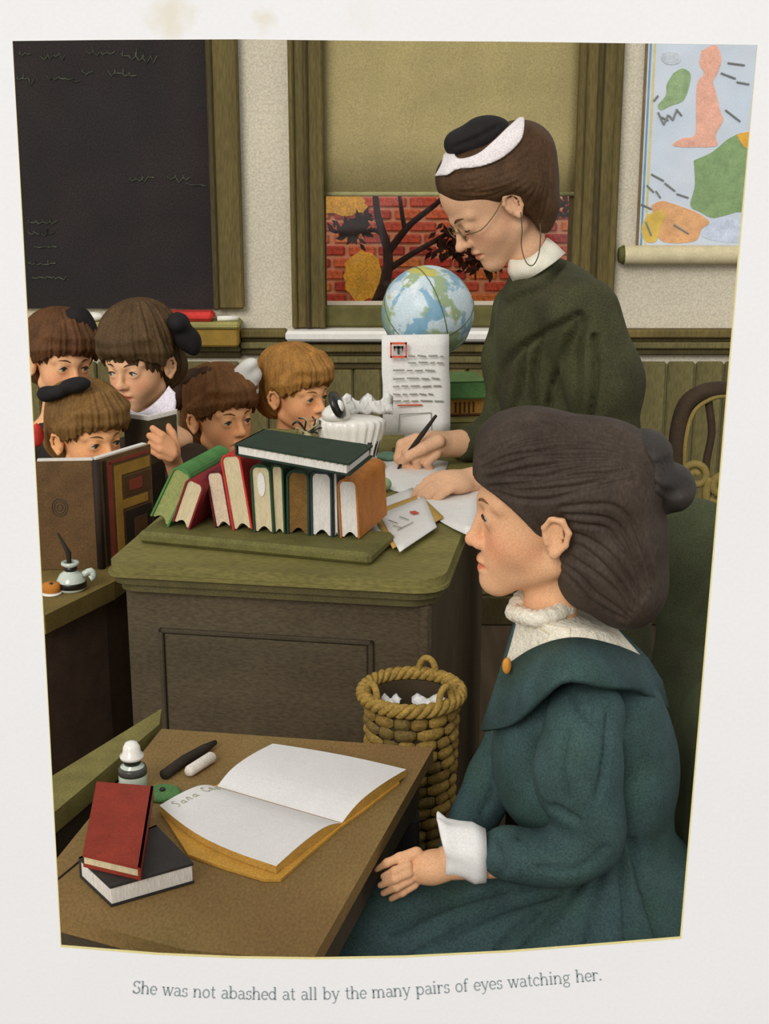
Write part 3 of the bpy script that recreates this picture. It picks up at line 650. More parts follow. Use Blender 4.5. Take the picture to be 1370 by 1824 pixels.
# stacked books and blue blotter at right
zz = ZD
def stack(label, x0, x1, py_, t, cover, pages):
    global zz
    a, b_ = PZ(x0, py_, zz), PZ(x1, py_-2, zz)
    d = b_-a; n_ = np.array([-d[1], d[0], 0])/np.linalg.norm(d[:2])*.13
    th = flat_book('book', label, [a, b_, b_+n_, a+n_], zz, t, cover, pages, spine=0); zz += t+.0005; return th, a, b_
tag(obj('blotter', prism([tuple(PZ(*q, ZD)[:2]) for q in ((742, 786), (872, 774), (858, 748), (750, 752))], ZD, ZD+.003), M('blotter_blue', (78, 122, 176), var=.1)), 'blue blotter sheet under the small stack of books', 'blotter'); zz = ZD+.0035
stack('thin olive book at the bottom of the small stack beside the letter', 790, 868, 770, .022, cv('olive', (122, 116, 66)), creamw)
th2, a, b_ = stack('orange book with dark lettered spine, middle of the small stack', 790, 864, 742, .044, cv('orange2', (170, 122, 52)), creamw)
nb = (b_-a)/np.linalg.norm(b_-a)
for i in range(5):
    q = a+nb*(.028+.0105*i); obj('spine_lettering', rotz(box(q[0]-.0022, q[0]+.0022, q[1]-.001, q[1]+.004, zz-.036-.002*(i % 2), zz-.012), 0), M('ink_brown', (84, 52, 24)), th2)
obj('spine_band', tube([a+[0, -.0005, zz-a[2]-.042], b_+[0, -.0005, zz-a[2]-.042]], .004, 6), M('ink_brown'), th2)
stack('green book on top of the small stack beside the letter', 794, 866, 712, .040, cv('leaf', (86, 126, 70)), creamw)
# white china inkstand
ik = PZ(622, 790, ZD+.02); YI = 2.72
ik = P(612, 775, YI)
ink = thing('inkstand', (ik[0], YI, ZD), 'white fluted china inkstand with a black capped inkwell', 'inkstand')
m_ch = M('china_white', (232, 228, 218), rough=.25, var=.03, grain=.05, spec=.5); m_bk = M('black_glaze', (30, 27, 24), rough=.3, spec=.5)
s = mpp(YI)
base_o = [(ik[0]+x*s, z_) for x, z_ in ()]
ns = 40; ring = []
zi = P(620, 752, YI)[2]
pl = [(46, 0), (50, .012), (60, .035), (62, .05), (56, .056), (20, .056)]
V, F = [], []
hh = zi-ZD
for r_, f_ in ((38, 0), (42, .08*hh), (46, .4*hh), (58, .80*hh), (62, .95*hh), (54, hh), (10, hh)):
    for k in range(ns*2):
        t = math.pi*k/ns; fl = 1+(.07 if .02 < f_/hh < .9 else .02)*math.cos(t*22)
        V.append((ik[0]+12*s+r_*s*fl*math.cos(t), YI+.04+r_*s*.62*fl*math.sin(t), ZD+f_))
nn = ns*2
for i in range(6):
    for k in range(nn): F.append([i*nn+k, i*nn+(k+1) % nn, (i+1)*nn+(k+1) % nn, (i+1)*nn+k])
F.append([6*nn+k for k in range(nn)]); F.append(list(range(nn))[::-1])
obj('fluted_base', (np.array(V), F), m_ch, ink, True)
bk = []
for i in range(9):
    t = math.pi*1.02+math.pi*.96*i/8; bk.append(tube([(ik[0]+12*s+44*s*math.cos(t), YI+.04+.62*44*s*math.sin(t)-.001, ZD+.3*hh), (ik[0]+12*s+50*s*math.cos(t), YI+.04+.62*50*s*math.sin(t)-.001, ZD+.6*hh)], [.0035, .005], 6))
for g in bk: obj('dark_flute', g, m_bk, ink, True)
cw = (ik[0]-14*s, YI+.03, zi)
well = obj('inkwell_jar', lathe([(24*s, 0), (26*s, .012), (20*s, .022), (12*s, .028)], cw, 20), m_ch, ink, True)
q = P(594, 724, YI)
obj('round_lid', xf(lathe([(6*s, 0), (24*s, .003), (26*s, .008), (24*s, .014), (10*s, .018)], (0, 0, 0), 20), Matrix.Rotation(1.15, 3, 'Y') @ Matrix.Rotation(.2, 3, 'X'), q), m_bk, well, True)
obj('lid_knob', sphere(q+[10*s, -.012, 2*s], (9*s, .009, 12*s)), m_ch, well, True)
hp = spline([P(x, y, YI+.1) for x, y in ((612, 738), (616, 716), (640, 708), (660, 712), (678, 704), (690, 710))], 16)
crump = np.array([[P(610+90*j/12, 738-30*(i/4)*(.75+.25*math.sin(j*1.3))-2*i, YI+.09+.02*math.sin(j*1.9+i)) for j in range(13)] for i in range(5)])
cr = tag(solidify(obj('crumpled_paper', grid(crump), M('sheet_white'), None, True), .0015), 'crumpled white paper behind the inkstand', 'paper')
cr.location.z += 0
q = P(548, 762, YI+.02)
pn = thing('pen_brush', (q[0], q[1], ZD), 'small wire pen-wiper brush beside the white inkstand', 'brush')
for i in range(14):
    a = rng.uniform(0, 6.28); obj('bristle', tube(spline([q+[rng.uniform(-.012, .012), 0, -.012], q+[.022*math.cos(a), -.008, .012*math.sin(a)+.006], q+[.03*math.cos(a+.5), -.002, .02*math.sin(a+.5)+.004]], 6), .0018, 5), m_bk if i % 2 else M('brass_wire', (168, 158, 120)), pn, True)
obj('holder', tube([(q[0], q[1], ZD), q+[0, 0, -.006]], [.014, .008], 10), M('brass_wire'), pn, True)
tag(obj('wax_knob', sphere(P(683, 790, 2.6), (.016, .014, .014)), M('pale_green', (150, 170, 128)), None, True), 'small pale green round knob beside the dark book', 'knob')
o = bpy.data.objects['wax_knob']; o.location.z = ZD+.0005
q = PZ(690, 818, ZD); tag(obj('cloth_scrap', sphere((q[0], q[1], ZD+.007), (.024, .03, .007), 14, 8), M('teal_cloth', (120, 156, 134), var=.2), None, True), 'crumpled teal pen-wiping cloth beside the writing paper', 'cloth')
q = PZ(670, 842, ZD); tag(obj('sealing_wax', tube([(q[0], q[1], ZD+.008), (q[0]+.012, q[1]+.03, ZD+.008)], .008, 10), M('amber_wax', (188, 146, 62)), None, True), 'amber stick of sealing wax behind the writing paper', 'wax')
q = PZ(655, 835, ZD); 
# papers on the desk
def sheet(label, pts, z, mat, t=.001, name='paper', cat='paper', curl=0., group=None):
    c = [PZ(x, y, z) for x, y in pts]; n_ = 6; A = []
    for i in range(n_+1):
        row = []
        for j in range(n_+1):
            u, v = j/n_, i/n_; p = (1-v)*((1-u)*c[0]+u*c[1])+v*((1-u)*c[3]+u*c[2]); row.append(p+[0, 0, curl*(u-.5)**2*4])
        A.append(row)
    o = tag(solidify(obj(name, grid(A), mat, None, True), t, 1), label, cat, group); return o
m_pap = M('sheet_white')
sheet('large white writing paper under the teacher\'s pen', [(682, 808), (800, 822), (772, 892), (680, 868)], ZD+.002, m_pap)
sheet('long white sheet curling at the desk\'s right corner, before the girl\'s face', [(742, 868), (860, 862), (842, 962), (745, 905)], ZD+.004, m_pap, curl=.006)
e0 = sheet('white envelope fanned at the back of the letters', [(638, 905), (735, 868), (770, 925), (676, 978)], ZD+.006, m_pap, .002, 'envelope', 'envelope')
e1_ = sheet('buff envelope between two white envelopes', [(660, 912), (748, 880), (790, 920), (700, 976)], ZD+.009, M('manila', (196, 158, 82), var=.08), .002, 'envelope', 'envelope')
e2_ = sheet('addressed white envelope with a red stamp on top of the letters', [(676, 916), (756, 884), (778, 938), (712, 982)], ZD+.012, m_pap, .002, 'envelope', 'envelope')
def on_env(px, py, w_, h_, mat, nm='stamp'):
    p = PZ(px, py, ZD+.0145); a = move(rotz(box(-w_, w_, -h_, h_, 0, .0008), .45), p); obj(nm, a, mat, e2_)
on_env(738, 913, .006, .008, M('stamp_red', (200, 84, 62)))
tag(obj('address_lines', join(*[tube([PZ(a, b_, ZD+.0148), PZ(c, d, ZD+.0148)], .0009, 5) for a, b_, c, d in ((692, 926, 708, 932), (712, 920, 728, 926), (708, 944, 736, 930), (700, 936, 716, 940))]), M('ink_soft'), e2_), kind='stuff')
p = PZ(694, 962, ZD+.0115); obj('seal', move(box(-.004, .004, -.005, .005, 0, .0008), p), M('stamp_red'), e1_)

# ------------------------------------------------------------------ pupil's desk at left with ink pot, big open book
ZA = .78
pdk = thing('pupil_desk', (-.75, 2.6, 0), 'narrow wooden pupil\'s desk at the left edge, holding an ink pot', 'desk')
pol = [PZ(203, 1036, ZA)[:2], PZ(80, 1096, ZA)[:2], (-.78, 2.22), (-1.15, 2.42), (-1.1, 2.64), (-.44, 2.64), (-.45, 2.56)]
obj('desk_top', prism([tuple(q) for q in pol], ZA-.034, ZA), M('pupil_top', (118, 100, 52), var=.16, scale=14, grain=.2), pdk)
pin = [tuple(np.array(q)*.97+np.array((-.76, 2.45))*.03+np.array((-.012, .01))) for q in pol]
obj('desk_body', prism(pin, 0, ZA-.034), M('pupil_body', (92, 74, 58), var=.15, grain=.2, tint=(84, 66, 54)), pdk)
def glass_mat():
    m = M('ink_glass', (196, 204, 190), rough=.12, var=.02, grain=.02, spec=.6); return m
q = PZ(128, 1050, ZA); s = mpp(q[1])
ip = thing('ink_pot', q, 'glass ink pot with a dip pen standing in it, on the left desk', 'ink pot')
obj('jar', lathe([(24*s, 0), (27*s, .004), (27*s, .018), (20*s, .03), (11*s, .036), (11*s, .044), (17*s, .048), (16*s, .052), (9*s, .052), (8*s, .03)], q, 20), glass_mat(), ip, True)
obj('ink', lathe([(27.4*s, .006), (27.6*s, .014), (27.2*s, .017)], q, 20), m_bk, ip, True)
obj('neck_band', lathe([(11.5*s, .036), (12*s, .040), (11.5*s, .044)], q, 20), m_bk, ip, True)
obj('spout', tube(spline([q+[22*s, 0, .028], q+[36*s, .004, .034], q+[40*s, .004, .024], q+[34*s, .0, .02]], 10), .006, 8), glass_mat(), ip, True)
tag(obj('dip_pen', tube([q+[-2*s, 0, .02], P(122, 985, q[1]), P(103, 950, q[1]+.01)], [.0035, .005, .002], 8), M('pen_black', (46, 38, 30)), None, True), 'dark dip pen standing in the left ink pot', 'pen')
q = PZ(92, 1058, ZA); rw = thing('pen_wiper', q, 'orange round pen wiper with a white edge by the left ink pot', 'pen wiper')
obj('disc', xf(lathe([(.002, 0), (.016, .001), (.017, .004), (.014, .007), (.004, .008)], (0, 0, 0), 16), np.array([[1, 0, 0], [0, .8, 0], [0, 0, 2.6]]), q+[0, 0, .002]), M('orange_felt', (190, 120, 44)), rw, True)
obj('white_rim', lathe([(.017, 0), (.019, .002), (.017, .004)], q, 16), m_ch, rw, True); obj('button', sphere(q+[.002, -.006, .02], .004), m_bk, rw, True)
# big open book standing on that desk
B0 = PZ(180, 1012, ZA); zb0, zb1 = ZA+.001, P(172, 820, B0[1])[2]
Br = PZ(265, 791, zb1); Bl = PZ(60, 822, zb1)
bo = thing('open_book', (B0[0], B0[1], zb0), 'large open brown book with red and gold border, hiding a child\'s chin', 'book')
m_bc = M('book_brown', (104, 78, 46), var=.16, scale=30, grain=.2, gscale=400, tint=(92, 66, 40)); m_gold = M('book_gold', (158, 118, 48), var=.15); m_rus = M('book_rust', (132, 58, 42), var=.15); m_bdk = M('book_dark', (48, 36, 28))
def board(a, b_, z0, z1, t, mat, par, nm, off=0.):
    a, b_ = np.array(a[:2]), np.array(b_[:2]); d = (b_-a)/np.linalg.norm(b_-a); n_ = np.array([d[1], -d[0]])
    if n_[1] > 0: n_ = -n_
    A = a+n_*off; B = b_+n_*off
    return obj(nm, prism([tuple(A), tuple(B), tuple(B+n_*t), tuple(A+n_*t)], z0, z1), mat, par)
sp_ = B0[:2]
lb_ = board(sp_, Bl, zb0, zb1, .004, m_bc, bo, 'left_cover'); rb_ = board(sp_, Br, zb0, zb1, .004, m_bc, bo, 'right_cover')
def alongb(A, B, u, v): q = np.array(A[:2])*(1-u)+np.array(B[:2])*u; return q, zb0+(zb1-zb0)*v
def strip(A, B, u0, u1, v0, v1, mat, par, nm, t=.0015):
    qa, za = alongb(A, B, u0, v0); qb, zb_ = alongb(A, B, u1, v1); board(qa, qb, za, zb_, t, mat, par, nm, .004)
strip(sp_, Br, .10, .15, .02, .98, m_bdk, rb_, 'border_dark'); strip(sp_, Br, .17, .25, .02, .95, m_rus, rb_, 'border_rust')
strip(sp_, Br, .30, .42, .05, .90, m_gold, rb_, 'border_gold'); strip(sp_, Br, .42, .96, .80, .90, m_gold, rb_, 'border_gold'); strip(sp_, Br, .42, .90, .48, .56, m_gold, rb_, 'border_gold')
strip(sp_, Br, .2, .96, .93, .96, m_rus, rb_, 'border_rust'); strip(sp_, Br, .46, .96, .59, .77, M('book_mid', (84, 58, 34)), rb_, 'inset_panel'); strip(sp_, Br, .46, .96, .08, .45, m_bdk, rb_, 'inset_panel')
strip(sp_, Br, .56, .80, .63, .73, m_rus, rb_, 'fret_ornament', .0025); strip(sp_, Br, .62, .86, .18, .36, M('book_mid'), rb_, 'fret_ornament', .0025)
obj('spine', tube([(sp_[0]+.002, sp_[1]-.003, zb0), (sp_[0]+.002, sp_[1]-.003, zb1)], .0075, 10), m_bdk, bo, True)
for rr_i in (.014, .010, .005):
    q, z_ = alongb(sp_, Bl, .62, .58); d = (Bl[:2]-sp_)/np.linalg.norm(Bl[:2]-sp_); n_ = np.array([d[1], -d[0]]); n_ = n_ if n_[1] < 0 else -n_
    obj('embossed_ring', tube([np.r_[q+n_*.0042+d*rr_i*math.cos(t), z_+rr_i*1.2*math.sin(t)] for t in np.linspace(0, 2*math.pi, 25)[:-1]], .0013, 6, True), M('book_emboss', (78, 66, 44)), lb_, True)
for A_, nm in ((Bl, 'left_pages'), (Br, 'right_pages')):
    d = (A_[:2]-sp_); d = d/np.linalg.norm(d); board(sp_+d*.004, np.array(A_[:2])-d*.006, zb0+.003, zb1+.003, -.012, creamw, bo, nm)
# bench board in front of it
ZB = .74
bp4 = [PZ(288, 1262, ZB)[:2], PZ(284, 1290, ZB)[:2], PZ(95, 1448, ZB)[:2], PZ(88, 1385, ZB)[:2]]
bn = thing('bench', (*np.mean(bp4, 0), 0), 'olive wooden bench back between the left desk and the front desk', 'bench')
ext = bp4[2]+(bp4[2]-bp4[1])*.5; ext2 = bp4[3]+(bp4[3]-bp4[0])*.5
obj('top_rail', prism([tuple(bp4[0]), tuple(bp4[1]), tuple(ext), tuple(ext2)], ZB-.03, ZB), M('bench_top', (120, 112, 62), var=.15, grain=.2), bn)
d0 = np.array(bp4[0])-np.array(bp4[1])
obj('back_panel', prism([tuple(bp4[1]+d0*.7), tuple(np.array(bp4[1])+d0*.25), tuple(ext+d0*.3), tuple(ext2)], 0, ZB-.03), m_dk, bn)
# ------------------------------------------------------------------ front desk
ZG = .74
gp = [PZ(288, 1298, ZG)[:2], PZ(772, 1332, ZG)[:2], PZ(556, 1712, ZG)[:2], PZ(330, 1692, ZG)[:2], PZ(105, 1632, ZG)[:2], PZ(60, 1580, ZG)[:2]]
gd = thing('school_desk', (*np.mean(gp, 0), 0), 'brown wooden school desk in the foreground holding the open white book', 'desk')
m_gt = M('school_desk_top', (136, 116, 68), var=.14, scale=9, stretch=(1, .5, 1), grain=.16, gscale=300, tint=(126, 92, 54))
gfar = (gp[0]*.62+gp[5]*.38)
lid = obj('lid', prism([tuple(q) for q in gp], ZG-.02, ZG), m_gt, gd)
cen = np.mean(gp, 0)
obj('body', prism([tuple(q*.93+cen*.07) for q in gp], ZG-.08, ZG-.02), M('school_desk_body', (70, 60, 46), var=.15), gd)
for i in (0, 1, 2, 4):
    q = gp[i]*.86+cen*.14; obj('leg', move(bev(-.02, .02, -.02, .02, 0, ZG-.08, .004), (q[0], q[1], 0)), M('iron_dark', (44, 42, 38)), gd)
a, b_ = PZ(75, 1590, ZG), PZ(150, 1528, ZG); obj('lid_seam', tube([a+[0, 0, .0003], b_+[0, 0, .0003]], .0014, 5), m_bdk, lid)
# open white book with buff cover
ob = thing('open_book', PZ(490, 1440, ZG), 'open white exercise book with mustard cover on the foreground desk', 'book')
zo = ZG+.001
cov = [PZ(x, y, ZG+.004) for x, y in ((284, 1440), (370, 1406), (480, 1350), (600, 1356), (706, 1384), (712, 1394), (650, 1442), (610, 1470), (540, 1530), (500, 1566), (470, 1566), (400, 1545), (335, 1522))]
obj('cover', prism([tuple(q[:2]) for q in cov], ZG+.0005, ZG+.004), M('mustard', (196, 148, 62), var=.1), ob)
# page blocks: spine from (375,1385) to (600,1445)
def page_z(u, bulge=.010, hz=.012): return zo+.004+hz*(1-(1-min(u/.35, 1))**2)*.75+bulge*math.sin(math.pi*min(u, 1))*.45
def page_block(e_top, e_bot, s_top, s_bot, name, bow_=.0):
    n_, m_ = 14, 10; A = []
    for i in range(n_+1):
        u = i/n_; row = []
        for j in range(m_+1):
            v = j/m_; p = (1-v)*((1-u)*s_top+u*e_top)+v*((1-u)*s_bot+u*e_bot)
            z = page_z(u); p = p+(e_top+e_bot-s_top-s_bot)*.5*u*bow_*math.sin(math.pi*v); row.append((p[0], p[1], z))
        A.append(row)
    A = np.array(A); top, F = grid(A); nv = len(top); bot = top.copy(); bot[:, 2] = zo+.0035; F2 = [[x+nv for x in f][::-1] for f in F]
    m1 = m_+1; per = [j for j in range(m1)]+[i*m1+m_ for i in range(1, n_+1)]+[n_*m1+j for j in range(m_-1, -1, -1)]+[i*m1 for i in range(n_-1, 0, -1)]
    F3 = [[per[k], per[(k+1) % len(per)], per[(k+1) % len(per)]+nv, per[k]+nv] for k in range(len(per))]
    mi = [0]*len(F)+[1]*len(F2)+[1]*len(F3)
    return obj(name, (np.vstack([top, bot]), F+F2+F3, mi), [M('page_bright', (226, 224, 220), var=.02, grain=.05), M('page_edge_buff', (196, 152, 72), var=.1)], ob, False)
ZQ = ZG+.016
st, sb = PZ(385, 1388, ZQ), PZ(608, 1452, ZQ)
lp = page_block(PZ(284, 1432, ZQ), PZ(492, 1540, ZQ), st, sb, 'left_page', .13); rp = page_block(PZ(486, 1322, ZQ), PZ(724, 1368, ZQ), st+[.001, .001, 0], sb+[.001, .001, 0], 'right_page', .04)
cur = 'Sara Cre'
CUR = {'S': [(.7, 1.25), (.5, 1.45), (.25, 1.2), (.6, .6), (.5, .1), (.1, .1)], 'a': [(.6, .7), (.2, .6), (.15, .1), (.55, .2), (.6, .7), (.62, .1), (.8, .05)], 'r': [(.05, .1), (.25, .8), (.5, .7), (.5, .2), (.7, .05)],
       'C': [(.8, 1.2), (.5, 1.4), (.15, .8), (.3, .1), (.8, .15)], 'e': [(.05, .1), (.5, .5), (.35, .75), (.12, .4), (.3, .05), (.6, .15)]}
k_ = 0; gs = []; eT, eB = PZ(284, 1432, ZQ), PZ(492, 1540, ZQ)
for c in cur:
    if c in CUR:
        pts = []
        for x, y in spline(CUR[c], 18):
            u = .90-.098*(k_+x*.95); v = .115-.052*y; p = (1-v)*((1-u)*st+u*eT)+v*((1-u)*sb+u*eB); pts.append((p[0], p[1], page_z(u)+.0004))
        gs.append(pts)
    k_ += 1
tag(obj('handwriting', join(*[tube(g, .0007, 5) for g in gs]), M('pencil_grey', (168, 164, 140)), lp), kind='stuff')
# pen, chalk, green wiper, inkwell, two closed books
zp = ZG+.0075
tag(obj('pen_holder', tube([PZ(292, 1380, zp), PZ(330, 1353, zp), PZ(362, 1335, zp), PZ(384, 1322, zp+.001)], [.0072, .0075, .007, .0035], 10), M('pen_black'), None, True), 'thick black pen holder lying at the back of the front desk', 'pen')
o_ = bpy.data.objects['pen_holder']
a, b_ = PZ(322, 1372, ZG+.0085), PZ(368, 1343, ZG+.0085); sd2 = np.array([.010, -.006, 0])
tag(obj('chalk_stick', tube([a+sd2, a+(b_-a)*.08+sd2, a+(b_-a)*.92+sd2, b_+sd2], [.0055, .008, .008, .005], 12), M('chalk2', (222, 214, 202), var=.05), None, True), 'white stick of chalk lying against the black pen', 'chalk')
q = PZ(290, 1416, ZG); pw_ = thing('pen_wiper', q, 'green round felt pen wiper between the red book and the open book', 'pen wiper')
obj('disc', lathe([(.023, 0), (.024, .003), (.02, .006), (.002, .007)], q, 20), M('green_felt', (92, 138, 82), var=.12), pw_, True); obj('button', sphere(q+[0, 0, .008], (.004, .004, .003)), m_bk, pw_, True)
q = PZ(238, 1404, ZG); s = mpp(q[1]); iw = thing('inkwell', q, 'squat glass inkwell with a white domed stopper behind the red book', 'inkwell')
jar = obj('jar', lathe([(24*s, 0), (27*s, .003), (27*s, .024), (24*s, .032), (15*s, .036), (15*s, .04)], q, 24), glass_mat(), iw, True)
obj('ink', lathe([(27.3*s, .022), (26.9*s, .029), (24.8*s, .0325)], q, 24), M('ink_grey', (74, 74, 68), rough=.2), jar, True)
obj('neck', lathe([(16*s, .036), (17*s, .041), (16*s, .044)], q, 24), m_bk, iw, True)
obj('stopper', lathe([(22*s, .044), (23*s, .048), (17*s, .052), (16*s, .060), (11*s, .066), (3*s, .068)], q, 24), m_ch, iw, True)
zk = ZG+.0005
kb = [PZ(278, 1470, ZG+.026), PZ(345, 1538, ZG+.026), PZ(196, 1580, ZG+.026), PZ(140, 1528, ZG+.026)]
flat_book('book', 'black book with white page edge lying under the red book', kb, zk, .026, cv('black', (50, 46, 44)), creamw, spine=3, ins=.002)
zk2 = zk+.0265
kr = [PZ(172, 1392, zk2+.016), PZ(273, 1400, zk2+.016), PZ(250, 1546, zk2+.016), PZ(147, 1522, zk2+.016)]
flat_book('book', 'closed red book lying on the black one', kr, zk2, .016, cv('brick_red', (140, 50, 34)), cream, spine=1, ins=.003)

# ------------------------------------------------------------------ waste basket
q = P(733, 1226, 1.965); BR = 86*mpp(1.965); bz = q[2]; bx_, by_ = q[0], q[1]
bk_ = thing('wicker_basket', (bx_, by_, 0), 'tall tan wicker waste basket with a rope rim and three loop handles', 'basket')
m_wk = [M('wicker_%d' % i, c, var=.2, scale=80, grain=.25, gscale=300, bump=.2) for i, c in enumerate(((158, 128, 62), (138, 110, 54), (116, 96, 50)))]
obj('lining', lathe([(BR*.70, 0), (BR*.84, bz*.5), (BR*.93, bz-.012), (BR*.86, bz-.012), (BR*.6, .03)], (bx_, by_, 0), 32), M('wicker_gap', (58, 46, 28)), bk_, True)
rows, rh = 15, .0185; rest = []; wp = {}
npc = 12
for r in range(int((bz-.02)/rh)):
    z = bz-.030-r*rh; f_ = z/bz; R_ = BR*(.72+.25*f_)
    a = (r % 2)*.5
    k = 0
    while a < npc-.3:
        wd = rng.choice([.75, 1.0, 1.35]); wd = min(wd, npc-a+(r % 2)*.5)
        am = (a+wd/2)*2*math.pi/npc; hw = wd*math.pi/npc*R_*.97
        n_ = 5; V, F = [], []
        for i in range(n_+1):
            t = -1+2*i/n_; bu = math.sqrt(max(0, 1-(abs(t)**4)))
            for j in range(5):
                u = -1+2*j/4; th_ = am+t*hw/R_; rr = R_+.0075*bu*(1-u*u*.75)
                V.append((bx_+rr*math.cos(th_), by_+rr*math.sin(th_), z+u*rh*.5*(.55+.45*bu)))
        for i in range(n_):
            for j in range(4): F.append([i*5+j, (i+1)*5+j, (i+1)*5+j+1, i*5+j+1])
        g = (np.array(V), F)
        if r < rows and math.sin(am) < .35: obj('woven_strand', g, m_wk[rng.integers(0, 3)], bk_, True)
        else: rest.append(g)
        a += wd; k += 1
tag(obj('woven_strands', join(*rest), m_wk[1], bk_, True), kind='stuff')
for ph in (0, math.pi*2/3, math.pi*4/3):
    pts = []
    for i in range(120):
        t = 2*math.pi*i/120; w_ = t*11+ph; pts.append((bx_+(BR+.004+.0055*math.cos(w_))*math.cos(t), by_+(BR+.004+.0055*math.cos(w_))*math.sin(t), bz-.006+.0065*math.sin(w_)))
    obj('rope_rim', tube(pts, .0058, 7, True), m_wk[0], bk_, True)
for px, py, ang in ((663, 1232, math.pi*1.18), (764, 1205, math.pi*.38), (802, 1240, math.pi*1.75)):
    cx, cy = bx_+BR*math.cos(ang), by_+BR*math.sin(ang); tx, ty = -math.sin(ang), math.cos(ang)
    pts = [(cx+tx*.0135*math.cos(t), cy+ty*.0135*math.cos(t), bz+.002+.021*math.sin(t)) for t in np.linspace(-.5, math.pi+.5, 18)]
    obj('loop_handle', tube(pts, .0052, 8), m_wk[0], bk_, True)
for lab, px, py, a_, sz in (('crumpled white paper in the basket, smaller piece at left', 697, 1240, .3, .014), ('crumpled white paper in the basket, larger piece at right', 764, 1243, -.1, .024)):
    c = P(px, py, by_-.035); A = [[(c[0]+sz*(u-3)/3*math.cos(a_)+.002*math.sin(v*2), c[1]+.02*(v-3)/3, bz-.008+.005*math.sin(u*1.7+v)+.002*math.cos(v*2.2)) for u in range(7)] for v in range(7)]
    tag(solidify(obj('crumpled_paper', grid(A), m_pap, None, True), .001), lab, 'paper')

# ------------------------------------------------------------------ people: heads, hands, hair, cloth
def proj(V):
    V = np.asarray(V, float)-[0, 0, CAMZ]; f = V[:, 1]*C_-V[:, 2]*S_; u = V[:, 0]/f; v = -(V[:, 1]*S_+V[:, 2]*C_)/f
    return 685+u*FPX, 912+v*FPX
def vnorm(V, F):
    F = np.asarray(F); n = np.cross(V[F[:, 2]]-V[F[:, 0]], V[F[:, 3]]-V[F[:, 1]]); N_ = np.zeros_like(V)
    for a in range(4): np.add.at(N_, F[:, a], n)
    return N_/(np.linalg.norm(N_, axis=1)[:, None]+1e-12)
def carve(g, lines, wpx=7., depth=.006):             # press cloth folds into the side seen
    V, F = g; px, py = proj(V); N_ = vnorm(V, F); face = np.clip(-(N_@np.array([.0, .93, -.3]))*1.6, 0, 1); dsp = np.zeros(len(V))
    for ln in lines:
        ln = spline(ln, 24) if len(ln) > 2 else np.array(ln, float); d = np.full(len(V), 9e9)
        for a, b_ in zip(ln[:-1], ln[1:]):
            ab = b_-a; t = np.clip(((px-a[0])*ab[0]+(py-a[1])*ab[1])/(ab@ab+1e-9), 0, 1); d = np.minimum(d, np.hypot(px-a[0]-t*ab[0], py-a[1]-t*ab[1]))
        dsp = np.maximum(dsp, np.exp(-(d/wpx)**2)-.35*np.exp(-((d-2.2*wpx)/(1.3*wpx))**2))
    return V-N_*(dsp*depth*face)[:, None], F
def Rm(yaw, pitch, roll=0):
    return np.array(Matrix.Rotation(math.radians(yaw), 3, 'Z') @ Matrix.Rotation(math.radians(pitch), 3, 'Y') @ Matrix.Rotation(math.radians(roll), 3, 'X'))
class Head:
    def __init__(s, anchor, at, H, yaw, pitch, roll=0):
        s.H, s.R = H, Rm(yaw, pitch, roll); s.o = np.asarray(at)-s.R@(np.asarray(anchor, float)*H)
    def w(s, p): return np.asarray(p, float)*s.H@s.R.T+s.o
    def g(s, g): return (s.w(g[0]), *g[1:])
def lid(c, r, top, bot, mid, lat=88, n=10, m=22):
    """skin patch over an eyeball between two heights (degrees), rolled about the left-right axis"""
    A = []
    for i in range(n+1):
        e = math.radians(top+(bot-top)*i/n); row = []
        for j in range(m+1):
            t = math.radians(-lat+2*lat*j/m); q = min(1, abs(t)/math.radians(58)); eb = mid+(math.radians(bot)-mid)*math.cos(q*math.pi/2); ee = math.radians(top)+(eb-math.radians(top))*i/n
            row.append((c[0]+r*math.cos(t)*math.cos(ee), c[1]+r*math.sin(t), c[2]+r*math.cos(t)*math.sin(ee)))
        A.append(row)
    return np.array(A)
